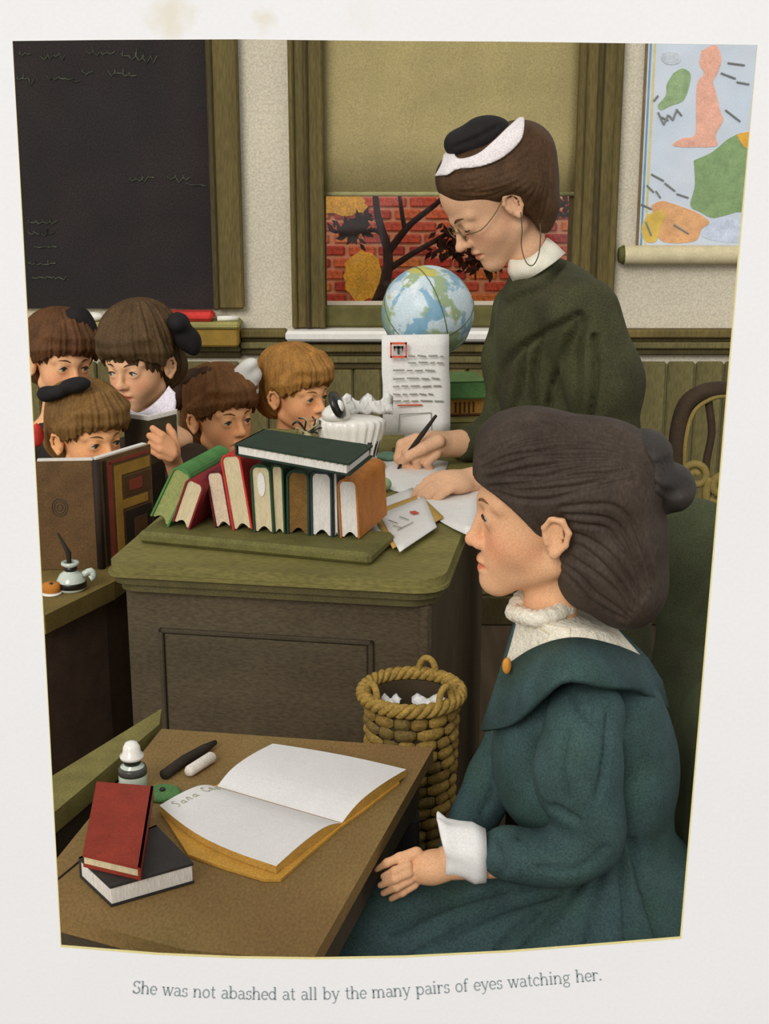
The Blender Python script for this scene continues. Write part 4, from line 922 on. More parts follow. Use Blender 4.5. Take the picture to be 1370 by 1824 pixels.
def build_head(hd, skin, lip, nose=1., up=24, low=-24, res=.013, child=True, neck=.145, necklen=.32, neckback=.1, blush=.5, dn=0., neck_to=None):
    s = Sdf(); Y2 = (1, -1)
    s.ell((-.03, 0, .645), (.43, .335, .355), k=.05); s.ell((.10, 0, .40), (.275, .258, .34), k=.08)
    for y in Y2:
        s.cone((.29, 0, .078), (.0, .185*y, .23), .075, .075, k=.07); s.ell((.20, .145*y, .35), (.11, .09, .11), k=.10)
        s.cone((.375, .03*y, .545), (.29, .2*y, .56), .036, .03, k=.06)
    s.ell((.325, 0, .072), (.072, .085, .062), k=.05); s.ell((.288, 0, .225-dn*.6), (.10, .135, .11), k=.11)
    for y in Y2: s.ell((.435, .125*y, .472), (.085, .075, .05), k=.05, op='s')
    t = .455+.02*(nose-1)*5
    s.cone((.382, 0, .505), (t-.012, 0, .37-dn), .026, .036, k=.04); s.ell((t, 0, .348-dn), (.048*nose, .046, .040), k=.03)
    for y in Y2: s.ell((.402, .045*y, .335-dn), (.040, .030, .032), k=.025); s.ell((.425, .022*y, .312-dn), (.018, .013, .012), k=.012, op='s')
    s.ell((.383, 0, .240-dn), (.042, .085, .026), k=.02); s.ell((.377, 0, .186-dn), (.042, .07, .028), k=.02)
    s.tube([(.345, -.1, .206-dn), (.408, -.05, .212-dn), (.428, 0, .214-dn), (.408, .05, .212-dn), (.345, .1, .206-dn)], .007, k=.014, op='s')
    if neck_to is not None: s.cone((-.06, 0, .25), hd.R.T@(np.asarray(neck_to)-hd.o)/hd.H, neck, neck*1.05, k=.07)
    else: s.cone((-.06, 0, .25), (-.06-neckback, 0, -necklen), neck, neck*1.02, k=.07); s.ell((-.1-neckback, 0, -necklen-.12), (.24, .36, .16), k=.15)
    for y in Y2:                                                     # ears
        yy = .325*y
        s.ell((-.01, yy, .44), (.065, .03, .105), k=.02)
        hel = [(.035, yy, .42), (.045, yy+.02*y, .49), (.01, yy+.04*y, .545), (-.05, yy+.055*y, .535), (-.085, yy+.055*y, .47), (-.07, yy+.045*y, .40), (-.03, yy+.025*y, .355)]
        s.tube(hel, [.014, .016, .018, .018, .017, .016, .02], k=.012); s.ell((-.01, yy+.022*y, .345), (.03, .018, .032), k=.015)
        s.ell((-.008, yy+.056*y, .445), (.042, .038, .062), k=.014, op='s'); s.tube([(-.045, yy+.03*y, .51), (-.048, yy+.03*y, .45), (-.03, yy+.022*y, .39)], .011, k=.01); s.cone((.036, yy+.02*y, .44), (.03, yy+.02*y, .40), .013, k=.012)
    EC = [np.array([.326, .130*y, .474]) for y in Y2]; er = .052
    for ec in EC:
        s.ell(ec, er*1.13, k=.035)
        if up > low+14: s.ell(ec+[.050, .004*np.sign(ec[1]), er*math.sin(math.radians((up+low)/2))], (.040, .046, er*(math.sin(math.radians(up))-math.sin(math.radians(low)))*.56), k=.006, op='s')
    V, F = smooth_mesh(*s.build(res), 1, .25)
    sk, lp = np.array(lin(skin)), np.array(lin(lip)); c = np.tile(sk, (len(V), 1))
    x, y, z = V.T
    lm = np.clip(1.2-((y/.085)**2+((z-.214+dn)/(.05*(1-.35*np.minimum(np.abs(y)/.085, 1))))**2), 0, 1)*(x > .36); lm = np.clip(lm*1.6, 0, 1)
    c = c*(1-lm[:, None])+lp*lm[:, None]
    bl_ = blush*np.exp(-(((np.abs(y)-.17)/.10)**2+((z-.33)/.10)**2))*(x > .05); bl_ += .5*blush*np.exp(-((y/.05)**2+((z-.345+dn)/.04)**2))*(x > .4)
    c = c*(1-bl_[:, None]*.4)+np.array(lin((222, 118, 84)))*bl_[:, None]*.4
    parts = [(V, F, c)]; eyes = []
    for ec in EC:                                                    # dark lash line along the upper lid
        pts = []
        for t in np.linspace(-52, 52, 13):
            tt = math.radians(t); e = math.radians((up+low)/2-2+(up-(up+low)/2+2)*math.cos(math.radians(t*90/54))); r_ = er*1.135
            pts.append(ec+r_*np.array([math.cos(tt)*math.cos(e), math.sin(tt), math.cos(tt)*math.sin(e)]))
        g = tube(pts, np.r_[np.linspace(.004, .008, 6), [.008], np.linspace(.008, .004, 6)], 6); parts.append((g[0], g[1], np.tile(lin((70, 48, 36)), (len(g[0]), 1)))); eyes.append((ec, er))
    return parts, eyes
def add_head(person, hd, parts, eyes, gaze=(0, 0), iris=(84, 92, 70), brow=(88, 60, 36), extra=(), smooth=True, brow_dz=0., brow_r=.012):
    VV, FF, CC, n = [], [], [], 0
    for V, F, c in parts:
        VV.append(hd.w(V)); FF += [[i+n for i in f] for f in (F.tolist() if isinstance(F, np.ndarray) else F)]; CC.append(c); n += len(V)
    for V, F, c in extra:
        VV.append(V); FF += [[i+n for i in f] for f in np.asarray(F).tolist()]; CC.append(c); n += len(V)
    body_ = obj('body', (np.vstack(VV), FF), M('skin', attr=True, rough=.6, var=.05, scale=25, grain=.10, gscale=500, spec=.2), person, True, np.vstack(CC))
    m_eye = [M('eye_white', (214, 204, 186), rough=.3, var=.02, grain=.02), M('iris_%d' % iris[0], iris, rough=.3), M('pupil', (22, 18, 16), rough=.2)]
    for ec, er in eyes:
        V, F = sphere((0, 0, 0), er, 26, 18)
        V = V[:, [2, 0, 1]]                       # poles look forward
        mi = []
        for f in F:
            cx = V[f].mean(0); a = math.degrees(math.acos(np.clip(cx[0]/np.linalg.norm(cx), -1, 1))); mi.append(2 if a < 13 else 1 if a < 31 else 0)
        G = Rm(gaze[0], gaze[1]); obj('eye', (hd.w(V@G.T+ec), F, mi), m_eye, body_, True)
    for y in (1, -1):
        pts = spline([(.402, .055*y, .552+brow_dz), (.388, .12*y, .578+brow_dz), (.325, .20*y, .56+brow_dz)], 10)
        obj('eyebrow', hd.g(tube(pts, np.r_[np.linspace(.010, .013, 5), np.linspace(.012, .005, 5)]*brow_r/.012, 6, flat=.7)), M('brow_%d' % brow[0], brow), body_, True)
    return body_
def m_hair(c, name): return M('hair_'+name, c, rough=.65, var=.24, scale=28, grain=.2, gscale=300, bump=.25, stretch=(1, 1, .45), spec=.2)
def sdf_obj(name, s, h, mat, parent, sm=1, folds=None, fw=7, fd=.006, fr=None, lock=False):
    V, F = smooth_mesh(*s.build(h), sm)
    if lock:                                        # combed locks running down from the crown
        N_ = vnorm(V, F); ph = np.arctan2(V[:, 1], V[:, 0]+.12); rr = np.hypot(V[:, 0]+.12, V[:, 1]); w2 = np.clip(rr/.25, 0, 1)
        V = V+N_*(w2*(.008*np.sin(ph*19+3*V[:, 2])+.006*np.sin(ph*41+2+5*V[:, 2])+.004*np.sin(ph*67+1)+.014*np.sin(V[:, 0]*9+2*np.sin(V[:, 2]*7))*np.sin(V[:, 1]*8+1)))[:, None]
    if fr is not None: V = fr.w(V)
    if folds: V, F = carve((V, F), folds, fw, fd)
    return obj(name, (V, F), mat, parent, True)
def strands(pair, n, jit=3.):
    A, B = np.array(pair[0], float), np.array(pair[1], float); A, B = spline(A, 6), spline(B, 6)
    return [[tuple(A[k]*(1-t)+B[k]*t+rng.uniform(-jit, jit, 2)) for k in range(6)] for t in np.linspace(0, 1, n)]
def band_cut(poly, off, Yc):                         # only the part of a solid inside an outline, a little proud of it
    poly = spline(np.array(poly+[poly[0]], float), 90)[:-1]
    def f_(f, ax):
        G = np.stack(np.meshgrid(*ax, indexing='ij'), -1).reshape(-1, 3); x, y = proj(G); ins = np.zeros(len(x), bool); d = np.full(len(x), 9e9)
        for a, b_ in zip(poly, np.roll(poly, -1, 0)):
            c = (a[1] > y) != (b_[1] > y); ins ^= c & (x < (b_[0]-a[0])*(y-a[1])/(b_[1]-a[1]+1e-12)+a[0])
            ab = b_-a; t = np.clip(((x-a[0])*ab[0]+(y-a[1])*ab[1])/(ab@ab+1e-9), 0, 1); d = np.minimum(d, np.hypot(x-a[0]-t*ab[0], y-a[1]-t*ab[1]))
        d = np.where(ins, -d, d)*mpp(Yc); return np.maximum(f-off, d.reshape(f.shape))
    return f_
def patch(name, src, poly, off, mat, parent):       # cloth band lying on another surface, inside an outline
    me = src.data; V = np.array([v.co for v in me.vertices])+wloc(src); F = np.array([list(f.vertices) for f in me.polygons]); N_ = vnorm(V, F)
    x, y = proj(V); poly = spline(np.array(poly+[poly[0]], float), 120)[:-1]; ins = np.zeros(len(V), bool)
    for (x0, y0), (x1, y1) in zip(poly, np.roll(poly, -1, 0)):
        c = (y0 > y) != (y1 > y); ins ^= c & (x < (x1-x0)*(y-y0)/(y1-y0+1e-12)+x0)
    fs = F[ins[F].all(1)]; u, inv = np.unique(fs, return_inverse=True)
    return obj(name, ((V+N_*off)[u], inv.reshape(fs.shape)), mat, parent, True)
def arm_mesh(chains, skin, r=.022, h=.007):
    s = Sdf()
    for c in chains: s.tube([P(*p) for p in c], r, .01)
    V, F = s.build(h); return V, F, np.tile(np.array(lin(skin)), (len(V), 1))
def px_ell(s, px, py, Y, rx, ry, rz, rot=0, k=.02, op='u'): s.ell(P(px, py, Y), (rx*mpp(Y), ry, rz*mpp(Y)), rot_img(rot) if rot else None, k, op)
def px_tube(s, pts, rpx, k=.012, op='u'):
    r = [rpx]*len(pts) if np.isscalar(rpx) else rpx
    s.tube([P(*p) for p in pts], [ri*mpp(p[2]) for ri, p in zip(r, pts)], k, op)
def side_ring(near, Yc, b_, n=16, jit=0.):
    q = spline(near, n); out = []
    for i in range(n):
        t = math.pi*i/(n-1); out.append(P(q[i][0], q[i][1], Yc-b_*math.sin(t)*(1+jit*math.sin(i*2.3))))
    back = [np.array([p[0], 2*Yc-p[1], p[2]]) for p in out[1:-1]][::-1]; return out+back
def loft(rings, n=None): return grid(np.array(rings), closed=True)
def hand_mesh(fingers, palm, skin, h=.0022, nails=None):
    s = Sdf()
    for q in palm:
        if q[0] == 'e': px_ell(s, *q[1:], k=.012)
        else: px_tube(s, q[1], q[2], k=.012)
    for pts, r in fingers: px_tube(s, pts, r, k=.003)
    V, F = smooth_mesh(*s.build(h), 1, .4); sk = np.array(lin(skin)); return V, F, np.tile(sk, (len(V), 1))
black_rib = M('black_ribbon', (30, 27, 27), rough=.85, var=.2, scale=40)

# ---- teacher
YTc = 2.70
tch = thing('person', (P(1010, 700, 2.78)[0], 2.78, 0), 'woman in dark green dress and glasses bending over the desk, writing', 'person')
hT = Head((-.01, .36, .45), P(913, 364, YTc-.075), .226, 194, 37)
SKT = (214, 168, 132)
rh_ = hand_mesh([([(742, 782, 2.80), (716, 792, 2.795), (710, 816, 2.79), (718, 830, 2.785)], [11, 10, 9, 8]),
                 ([(752, 792, 2.785), (726, 806, 2.78), (722, 826, 2.78), (732, 836, 2.78)], [11, 10, 9, 8]),
                 ([(764, 802, 2.775), (742, 818, 2.77), (744, 834, 2.775)], [10, 9, 8]), ([(778, 808, 2.77), (760, 824, 2.765), (766, 836, 2.77)], [9, 8, 7]),
                 ([(782, 786, 2.765), (754, 798, 2.755), (728, 812, 2.76), (716, 822, 2.775)], [12, 11, 9, 8])],
                [('e', 765, 792, 2.79, 34, .028, 22, -15), ('c', [(775, 792, 2.79), (830, 790, 2.83)], [22, 26])], SKT)
lh_ = hand_mesh([([(790, 846, 2.570), (762, 858, 2.555), (744, 874, 2.545), (736, 886, 2.540)], [9, 8, 7, 5.5]), ([(792, 858, 2.555), (766, 868, 2.540), (750, 882, 2.533), (744, 893, 2.530)], [9, 8, 7, 5.5]),
                 ([(796, 864, 2.545), (774, 876, 2.532), (760, 888, 2.525), (757, 898, 2.525)], [8.5, 7.5, 6.5, 5.5]), ([(804, 870, 2.540), (786, 882, 2.528), (774, 894, 2.523)], [8, 7, 5.5]),
                 ([(800, 848, 2.580), (776, 850, 2.590), (760, 858, 2.585)], [11, 9, 8])],
                [('e', 806, 858, 2.560, 36, .026, 20, 12), ('c', [(815, 858, 2.570), (870, 850, 2.600)], [20, 25])], SKT)
pp, ee = build_head(hT, SKT, (188, 112, 88), nose=1.1, up=-13, low=-25, res=.010, neck=.165, blush=.45, dn=.0, neck_to=P(955, 486, YTc+.01))
add_head(tch, hT, pp, ee, (0, 30), brow=(92, 64, 42), extra=[rh_, lh_, arm_mesh([[(820, 792, 2.83), (905, 750, 2.92), (925, 575, 2.86), (972, 535, 2.72)], [(860, 852, 2.63), (1075, 785, 2.61), (1030, 585, 2.66), (972, 535, 2.72), (955, 490, 2.71)]], SKT)])
s = Sdf()
px_ell(s, 880, 318, YTc, 88, .098, 46, -14, k=.03); px_ell(s, 848, 288, YTc, 62, .088, 34, -18, k=.03); px_ell(s, 900, 262, YTc, 50, .085, 38, -25, k=.03); px_ell(s, 826, 326, YTc, 42, .080, 32, 12, k=.03); px_ell(s, 942, 278, YTc, 46, .075, 54, 0, k=.03)
px_ell(s, 962, 345, YTc, 28, .07, 62, -6, k=.03); px_ell(s, 925, 330, YTc, 55, .10, 50, 0, k=.03); px_tube(s, [(968, 370, YTc-.03), (966, 402, YTc-.03)], [20, 10], k=.03)
px_ell(s, 846, 428, YTc, 66, .3, 70, 0, k=.012, op='s'); px_ell(s, 914, 382, YTc-.11, 25, .06, 34, 20, k=.02, op='s'); px_ell(s, 914, 382, YTc+.11, 25, .06, 34, 20, k=.02, op='s'); px_ell(s, 930, 440, YTc, 30, .12, 55, -12, k=.02, op='s')
sT_ = s
hr = sdf_obj('hair', s, .0036, m_hair((74, 52, 32), 'teacher'), tch, 1, strands([[(790, 310), (850, 300), (915, 265), (945, 235)], [(795, 345), (860, 350), (935, 325), (968, 280)]], 9)+strands([[(905, 330), (940, 310), (950, 240)], [(965, 400), (978, 340), (975, 260)]], 7), 3.2, .0032)
bandp = [(774, 314), (786, 292), (793, 268), (806, 266), (817, 282), (850, 274), (880, 250), (905, 226), (932, 206), (932, 240), (918, 262), (890, 284), (855, 297), (815, 302), (797, 312)]
obj('white_ribbon', smooth_mesh(*sT_.build(.0028, band_cut(bandp, .0045, YTc)), 1), M('white_ribbon', (224, 216, 214), rough=.6, var=.05), hr, True)
s = Sdf(); px_ell(s, 858, 240, YTc-.02, 37, .06, 30, -20, k=.02); px_ell(s, 816, 256, YTc-.02, 24, .05, 23, -14, k=.02); px_ell(s, 845, 262, YTc, 34, .06, 22, -20, k=.02); px_ell(s, 885, 228, YTc-.01, 22, .045, 15, -8, k=.02)
sdf_obj('black_bow', s, .0045, black_rib, hr, 1, [[(808, 262), (850, 245), (885, 225)]], 5, .006)
s = Sdf()
px_ell(s, 1000, 555, 2.74, 96, .165, 70, 38, k=.06); px_ell(s, 985, 620, 2.76, 104, .13, 135, -4, k=.06); px_ell(s, 1015, 740, 2.78, 118, .14, 150, 0, k=.06)
px_tube(s, [(1040, 560, 2.60), (1078, 680, 2.585), (1082, 790, 2.60)], [64, 62, 54], k=.04); px_tube(s, [(1082, 790, 2.60), (980, 850, 2.60), (872, 852, 2.63)], [54, 44, 34], k=.03)
px_tube(s, [(926, 552, 2.88), (912, 640, 2.92), (908, 745, 2.92)], [48, 46, 42], k=.04); px_tube(s, [(908, 745, 2.92), (870, 785, 2.87), (826, 792, 2.83)], [42, 36, 30], k=.03)
px_ell(s, 968, 505, 2.72, 40, .08, 28, 35, k=.05)
q = P(1020, 850, 2.80); s.cone(q+[.02, 0, 0], (q[0]+.05, 2.80, .06), .13, .17, k=.06)
m_td = M('teacher_dress', (70, 72, 44), rough=.85, var=.2, scale=16, grain=.26, gscale=320, tint=(56, 54, 36))
td = sdf_obj('dress', s, .0075, m_td, tch, 2, [[(1030, 560), (960, 600), (905, 640), (880, 720)], [(1035, 560), (1000, 640), (975, 740)], [(960, 605), (950, 680), (955, 740)], [(1040, 570), (1030, 650), (1030, 740)], [(1060, 600), (1060, 680), (1050, 760)], [(1000, 470), (960, 510), (900, 540)], [(930, 620), (925, 690), (900, 760)]], 7, .022)
cg = loft([side_ring([(907, 462), (935, 462), (958, 448), (974, 424)], 2.70, .052), side_ring([(906, 484), (938, 480), (968, 462), (990, 436)], 2.70, .062), side_ring([(916, 502), (950, 492), (984, 470), (1006, 452)], 2.70, .066)])
solidify(obj('collar', cg, M('collar_white', (232, 226, 206), var=.04, scale=40, grain=.08), tch, True), .004)
m_wire = M('gold_wire', (120, 104, 74), rough=.35, metal=.5)
gls = obj('glasses', join(tube([hT.w((.425+.01*math.cos(t), .125+.075*math.cos(t), .455+.06*math.sin(t))) for t in np.linspace(0, 6.283, 25)[:-1]], .0011, 6, True), tube([hT.w((.425+.01*math.cos(t), -.125-.075*math.cos(t), .455+.06*math.sin(t))) for t in np.linspace(0, 6.283, 25)[:-1]], .0011, 6, True),
    tube([hT.w((.425, .05, .475)), hT.w((.455, 0, .49)), hT.w((.425, -.05, .475))], .0012, 6), tube(spline([hT.w(p) for p in ((.41, .2, .455), (.30, .285, .43), (.15, .325, .47), (.02, .36, .54))], 14), .0012, 6), tube(spline([hT.w(p) for p in ((.41, -.2, .455), (.30, -.285, .43), (.15, -.325, .47), (.02, -.36, .54))], 14), .0012, 6)), m_wire, tch, True)
yc_ = YTc-.092
obj('glasses_cord', tube(spline([P(928, 378, yc_), P(930, 410, yc_), P(929, 440, yc_+.01), P(938, 468, yc_+.008), P(950, 472, yc_+.01), P(960, 452, yc_+.01), P(963, 420, yc_+.01), P(962, 398, yc_+.01)], 40), .0011, 6), M('cord_dark', (84, 78, 60)), gls, True)
tag(obj('fountain_pen', tube([P(777, 740, 2.74), P(752, 774, 2.752), P(724, 812, 2.765), P(704, 843, 2.775)], [.003, .0052, .005, .0012], 8), M('pen_black'), None, True), 'slim black pen in the teacher\'s right hand', 'pen')

# ---- seated girl in the foreground
YG = 1.70
grl = thing('person', (P(1080, 1600, 1.68)[0], 1.68, 0), 'seated girl in teal dress with big dark hair, face in profile', 'person')
hG = Head((0, 0, 0), P(983, 1058, YG), .228, 173, 1)
SKG = (222, 170, 128)
gh = hand_mesh([([(742, 1520, 1.535), (712, 1528, 1.53), (690, 1537, 1.53), (671, 1549, 1.535)], [13, 10, 8.5, 5.5]),
                ([(726, 1542, 1.522), (704, 1551, 1.516), (683, 1561, 1.522)], [10, 8.5, 6.5]), ([(727, 1555, 1.518), (703, 1566, 1.512), (678, 1577, 1.52)], [10, 8.5, 6.5]),
                ([(730, 1567, 1.52), (706, 1580, 1.514), (683, 1591, 1.522)], [9.5, 8.5, 6.5]), ([(738, 1576, 1.526), (716, 1590, 1.522), (697, 1601, 1.528)], [9, 8, 6])],
               [('e', 765, 1546, 1.532, 46, .018, 31, -14), ('c', [(775, 1544, 1.535), (860, 1526, 1.535)], [30, 31])], SKG, .0017)
pp, ee = build_head(hG, SKG, (204, 112, 82), nose=.9, up=14, low=-22, res=.0095, neck=.15, necklen=.30, neckback=.05, blush=.9, dn=.035, neck_to=P(968, 1135, YG))
add_head(grl, hG, pp, ee, (0, 6), brow=(120, 84, 54), extra=[gh, arm_mesh([[(800, 1536, 1.535), (1050, 1525, 1.555), (1050, 1270, 1.62), (1000, 1210, 1.69), (968, 1130, 1.70)]], SKG)], iris=(92, 104, 84), brow_r=.010)
HU = lambda px, py: ((983-px)/322, 0, (1058-py)/304)
s = Sdf()
def hu(px, py, rx, ry, rz, k=.06, op='u', y=0): c = HU(px, py); s.ell((c[0], y, c[2]), (rx/303, ry, rz/303), None, k, op)
hu(1000, 855, 150, .41, 108); hu(905, 815, 58, .33, 58); hu(940, 790, 85, .36, 55); hu(1070, 860, 105, .42, 105); hu(1090, 960, 92, .40, 130); hu(1114, 1032, 72, .36, 78); hu(1062, 1018, 62, .33, 58); hu(1040, 980, 55, .36, 90)
hu(862, 968, 104, .6, 118, .02, 's'); hu(925, 1000, 60, .6, 85, .03, 's'); hu(932, 1060, 62, .25, 80, .03, 's')
for yv in (.46, -.46): s.ell((-.03, yv, .43), (.10, .17, .15), None, .03, 's')
hg = sdf_obj('hair', s, .0105, m_hair((66, 55, 46), 'girl'), grl, 1, strands([[(850, 800), (920, 750), (1020, 745), (1120, 780)], [(880, 880), (960, 890), (1060, 870), (1130, 850)]], 11, 4)+strands([[(1000, 900), (1080, 900), (1130, 940), (1160, 1040)], [(990, 1010), (1020, 1040), (1060, 1080), (1110, 1110)]], 8, 5), 5, .0042, hG)
s = Sdf(); px_ell(s, 1155, 800, YG-.01, 42, .055, 34, 8, k=.02); px_ell(s, 1200, 868, YG-.01, 36, .055, 42, 20, k=.02); px_ell(s, 1160, 850, YG-.03, 30, .05, 34, 0, k=.02); px_ell(s, 1140, 905, YG, 40, .05, 34, -30, k=.02)
sdf_obj('hair_bow', s, .006, M('bow_dark', (52, 47, 43), rough=.6, var=.2, scale=30), hg, 1, [[(1130, 800), (1160, 830), (1190, 820)], [(1160, 860), (1200, 880), (1220, 860)]], 6, .006)
s = Sdf(); Y0 = 1.69
s.tube([P(1030, 1275, Y0), P(1050, 1380, Y0), P(1090, 1478, Y0)], [.08, .098, .072], .05); px_ell(s, 1112, 1330, Y0+.01, 80, .115, 150, -3, k=.05); px_ell(s, 955, 1330, Y0+.03, 78, .11, 115, 0, k=.05)
px_ell(s, 1030, 1245, Y0, 115, .135, 50, 0, k=.05)
s.tube([P(1092, 1490, Y0), P(1105, 1610, Y0)], [.073, .125], .03)
s.tube([P(1060, 1635, 1.61), P(690, 1680, 1.555)], [.088, .062], .05); s.tube([P(1060, 1610, 1.78), P(700, 1660, 1.70)], [.088, .06], .05)
kn = P(690, 1690, 1.57); s.cone(kn, (kn[0]-.02, 1.60, .09), .075, .10, .06); s.ell(P(1130, 1650, 1.69), (.12, .15, .11), None, .06)
m_gd = M('girl_dress', (58, 79, 82), rough=.85, var=.2, scale=18, grain=.24, gscale=380, tint=(52, 74, 66))
gdress = sdf_obj('dress', s, .0062, m_gd, grl, 2, [[(1085, 1500), (1060, 1600), (1045, 1710)], [(1105, 1500), (1115, 1600), (1120, 1700)], [(1125, 1500), (1150, 1590), (1180, 1690)], [(1070, 1510), (1020, 1590), (930, 1700)], [(990, 1590), (870, 1630), (730, 1710)], [(900, 1580), (800, 1610), (700, 1660)], [(960, 1620), (900, 1680), (880, 1710)]], 8, .011)
s = Sdf()
px_ell(s, 1045, 1262, 1.585, 72, .05, 55, 0, k=.03); px_ell(s, 1030, 1370, 1.56, 86, .062, 118, 4, k=.03); px_ell(s, 1062, 1465, 1.555, 58, .055, 75, -10, k=.03)
px_ell(s, 1000, 1525, 1.54, 104, .05, 52, -8, k=.02); px_ell(s, 910, 1520, 1.535, 62, .045, 48, 6, k=.02)
sl1 = sdf_obj('sleeve', s, .0055, m_gd, grl, 2, [[(952, 1290), (945, 1380), (965, 1430), (1022, 1462)], [(925, 1490), (955, 1450), (985, 1438), (1030, 1462)], [(1085, 1270), (1080, 1340), (1066, 1420)], [(1010, 1300), (1000, 1360), (1010, 1420)], [(960, 1545), (1030, 1545), (1080, 1510)], [(890, 1490), (900, 1530), (890, 1560)], [(1020, 1230), (1030, 1260), (1060, 1290)]], 6, .008)
s = Sdf(); px_tube(s, [(915, 1310, 1.80), (880, 1390, 1.79), (845, 1455, 1.76), (800, 1520, 1.68)], [52, 46, 38, 26], k=.03)
sdf_obj('sleeve', s, .006, m_gd, grl, 2, [[(890, 1330), (885, 1390), (860, 1450)]], 6, .006)
cape = loft([side_ring([(898, 1192), (955, 1156), (1020, 1140), (1090, 1150), (1150, 1174)], Y0, .085, 20), side_ring([(884, 1235), (950, 1195), (1018, 1172), (1085, 1184), (1175, 1214)], Y0, .13, 20), side_ring([(860, 1302), (915, 1290), (962, 1246), (1008, 1212), (1080, 1224), (1140, 1230), (1188, 1264)], Y0, .165, 20)])
solidify(obj('cape_collar', cape, m_gd, grl, True), .008)
m_lace = M('lace_white', (226, 218, 198), var=.07, scale=120, grain=.12, bump=.4)
yk = []
for i, (pts, b_) in enumerate((([(918, 1084), (955, 1094), (1014, 1070)], .040), ([(912, 1096), (958, 1106), (1022, 1084)], .047), ([(922, 1112), (965, 1110), (1024, 1098)], .046), ([(912, 1150), (965, 1132), (1020, 1122), (1075, 1128), (1110, 1135)], .072), ([(897, 1200), (955, 1164), (1020, 1148), (1090, 1158), (1150, 1180)], .090))):
    r_ = np.array(side_ring(pts, Y0, b_, 30))
    if i > 2: r_[:, 1] += .002*np.sin(np.arange(len(r_))*1.9)
    yk.append(r_)
ykh = obj('lace_collar', loft(yk), m_lace, grl, True); solidify(ykh, .004)
G_ = np.array(yk); nr = G_.shape[1]
for c0, c1 in ((3, 1), (6, 4), (10, 9), (14, 14), (18, 20), (22, 25)):
    pts = [(G_[i][int(c0+(c1-c0)*(i-2)/2)]*(1-f_)+G_[min(i+1, 4)][int(c0+(c1-c0)*(i-1)/2)]*f_)+[0, -.0022, .001] for i in (2, 3) for f_ in (0, .33, .66)]
    obj('lace_braid', tube(pts, .0011, 6), M('lace_line', (206, 194, 164)), ykh, True)
obj('ruffle', tube(side_ring([(914, 1091), (960, 1102), (1016, 1080)], Y0, .046, 24), [.011+.0012*math.sin(i*2.1) for i in range(46)], 10, True), m_lace, ykh, True)
obj('brooch', sphere(P(903, 1186, Y0-.035), (.006, .006, .011)), M('brooch_orange', (206, 140, 56)), ykh, True)
belt = loft([side_ring([(1012, 1476), (1070, 1486), (1168, 1470)], Y0, .072), side_ring([(1012, 1496), (1070, 1506), (1168, 1492)], Y0, .074)])
solidify(obj('belt', belt, M('belt_dark', (34, 44, 44)), grl, True), .004)
cr_ = []
for (cx, cy, rv, jit) in ((866, 1524, 43, 0), (846, 1520, 50, .02), (826, 1514, 46, .03), (806, 1510, 46, .05), (792, 1504, 50, .10)):
    row = []
    for k in range(36):
        t = 2*math.pi*k/36; q = 1+jit*math.sin(t*7); row.append(P(cx-(cy-1510)*.1-14*max(0, math.sin(t))*(866-cx)/74, cy-rv*q*math.sin(t), 1.535)+np.array([0, rv*q*mpp(1.535)*math.cos(t)*.85, 0]))
    cr_.append(row)
solidify(obj('cuff', loft(cr_), M('cuff_white', (230, 228, 224), var=.04, grain=.06), grl, True), .003)

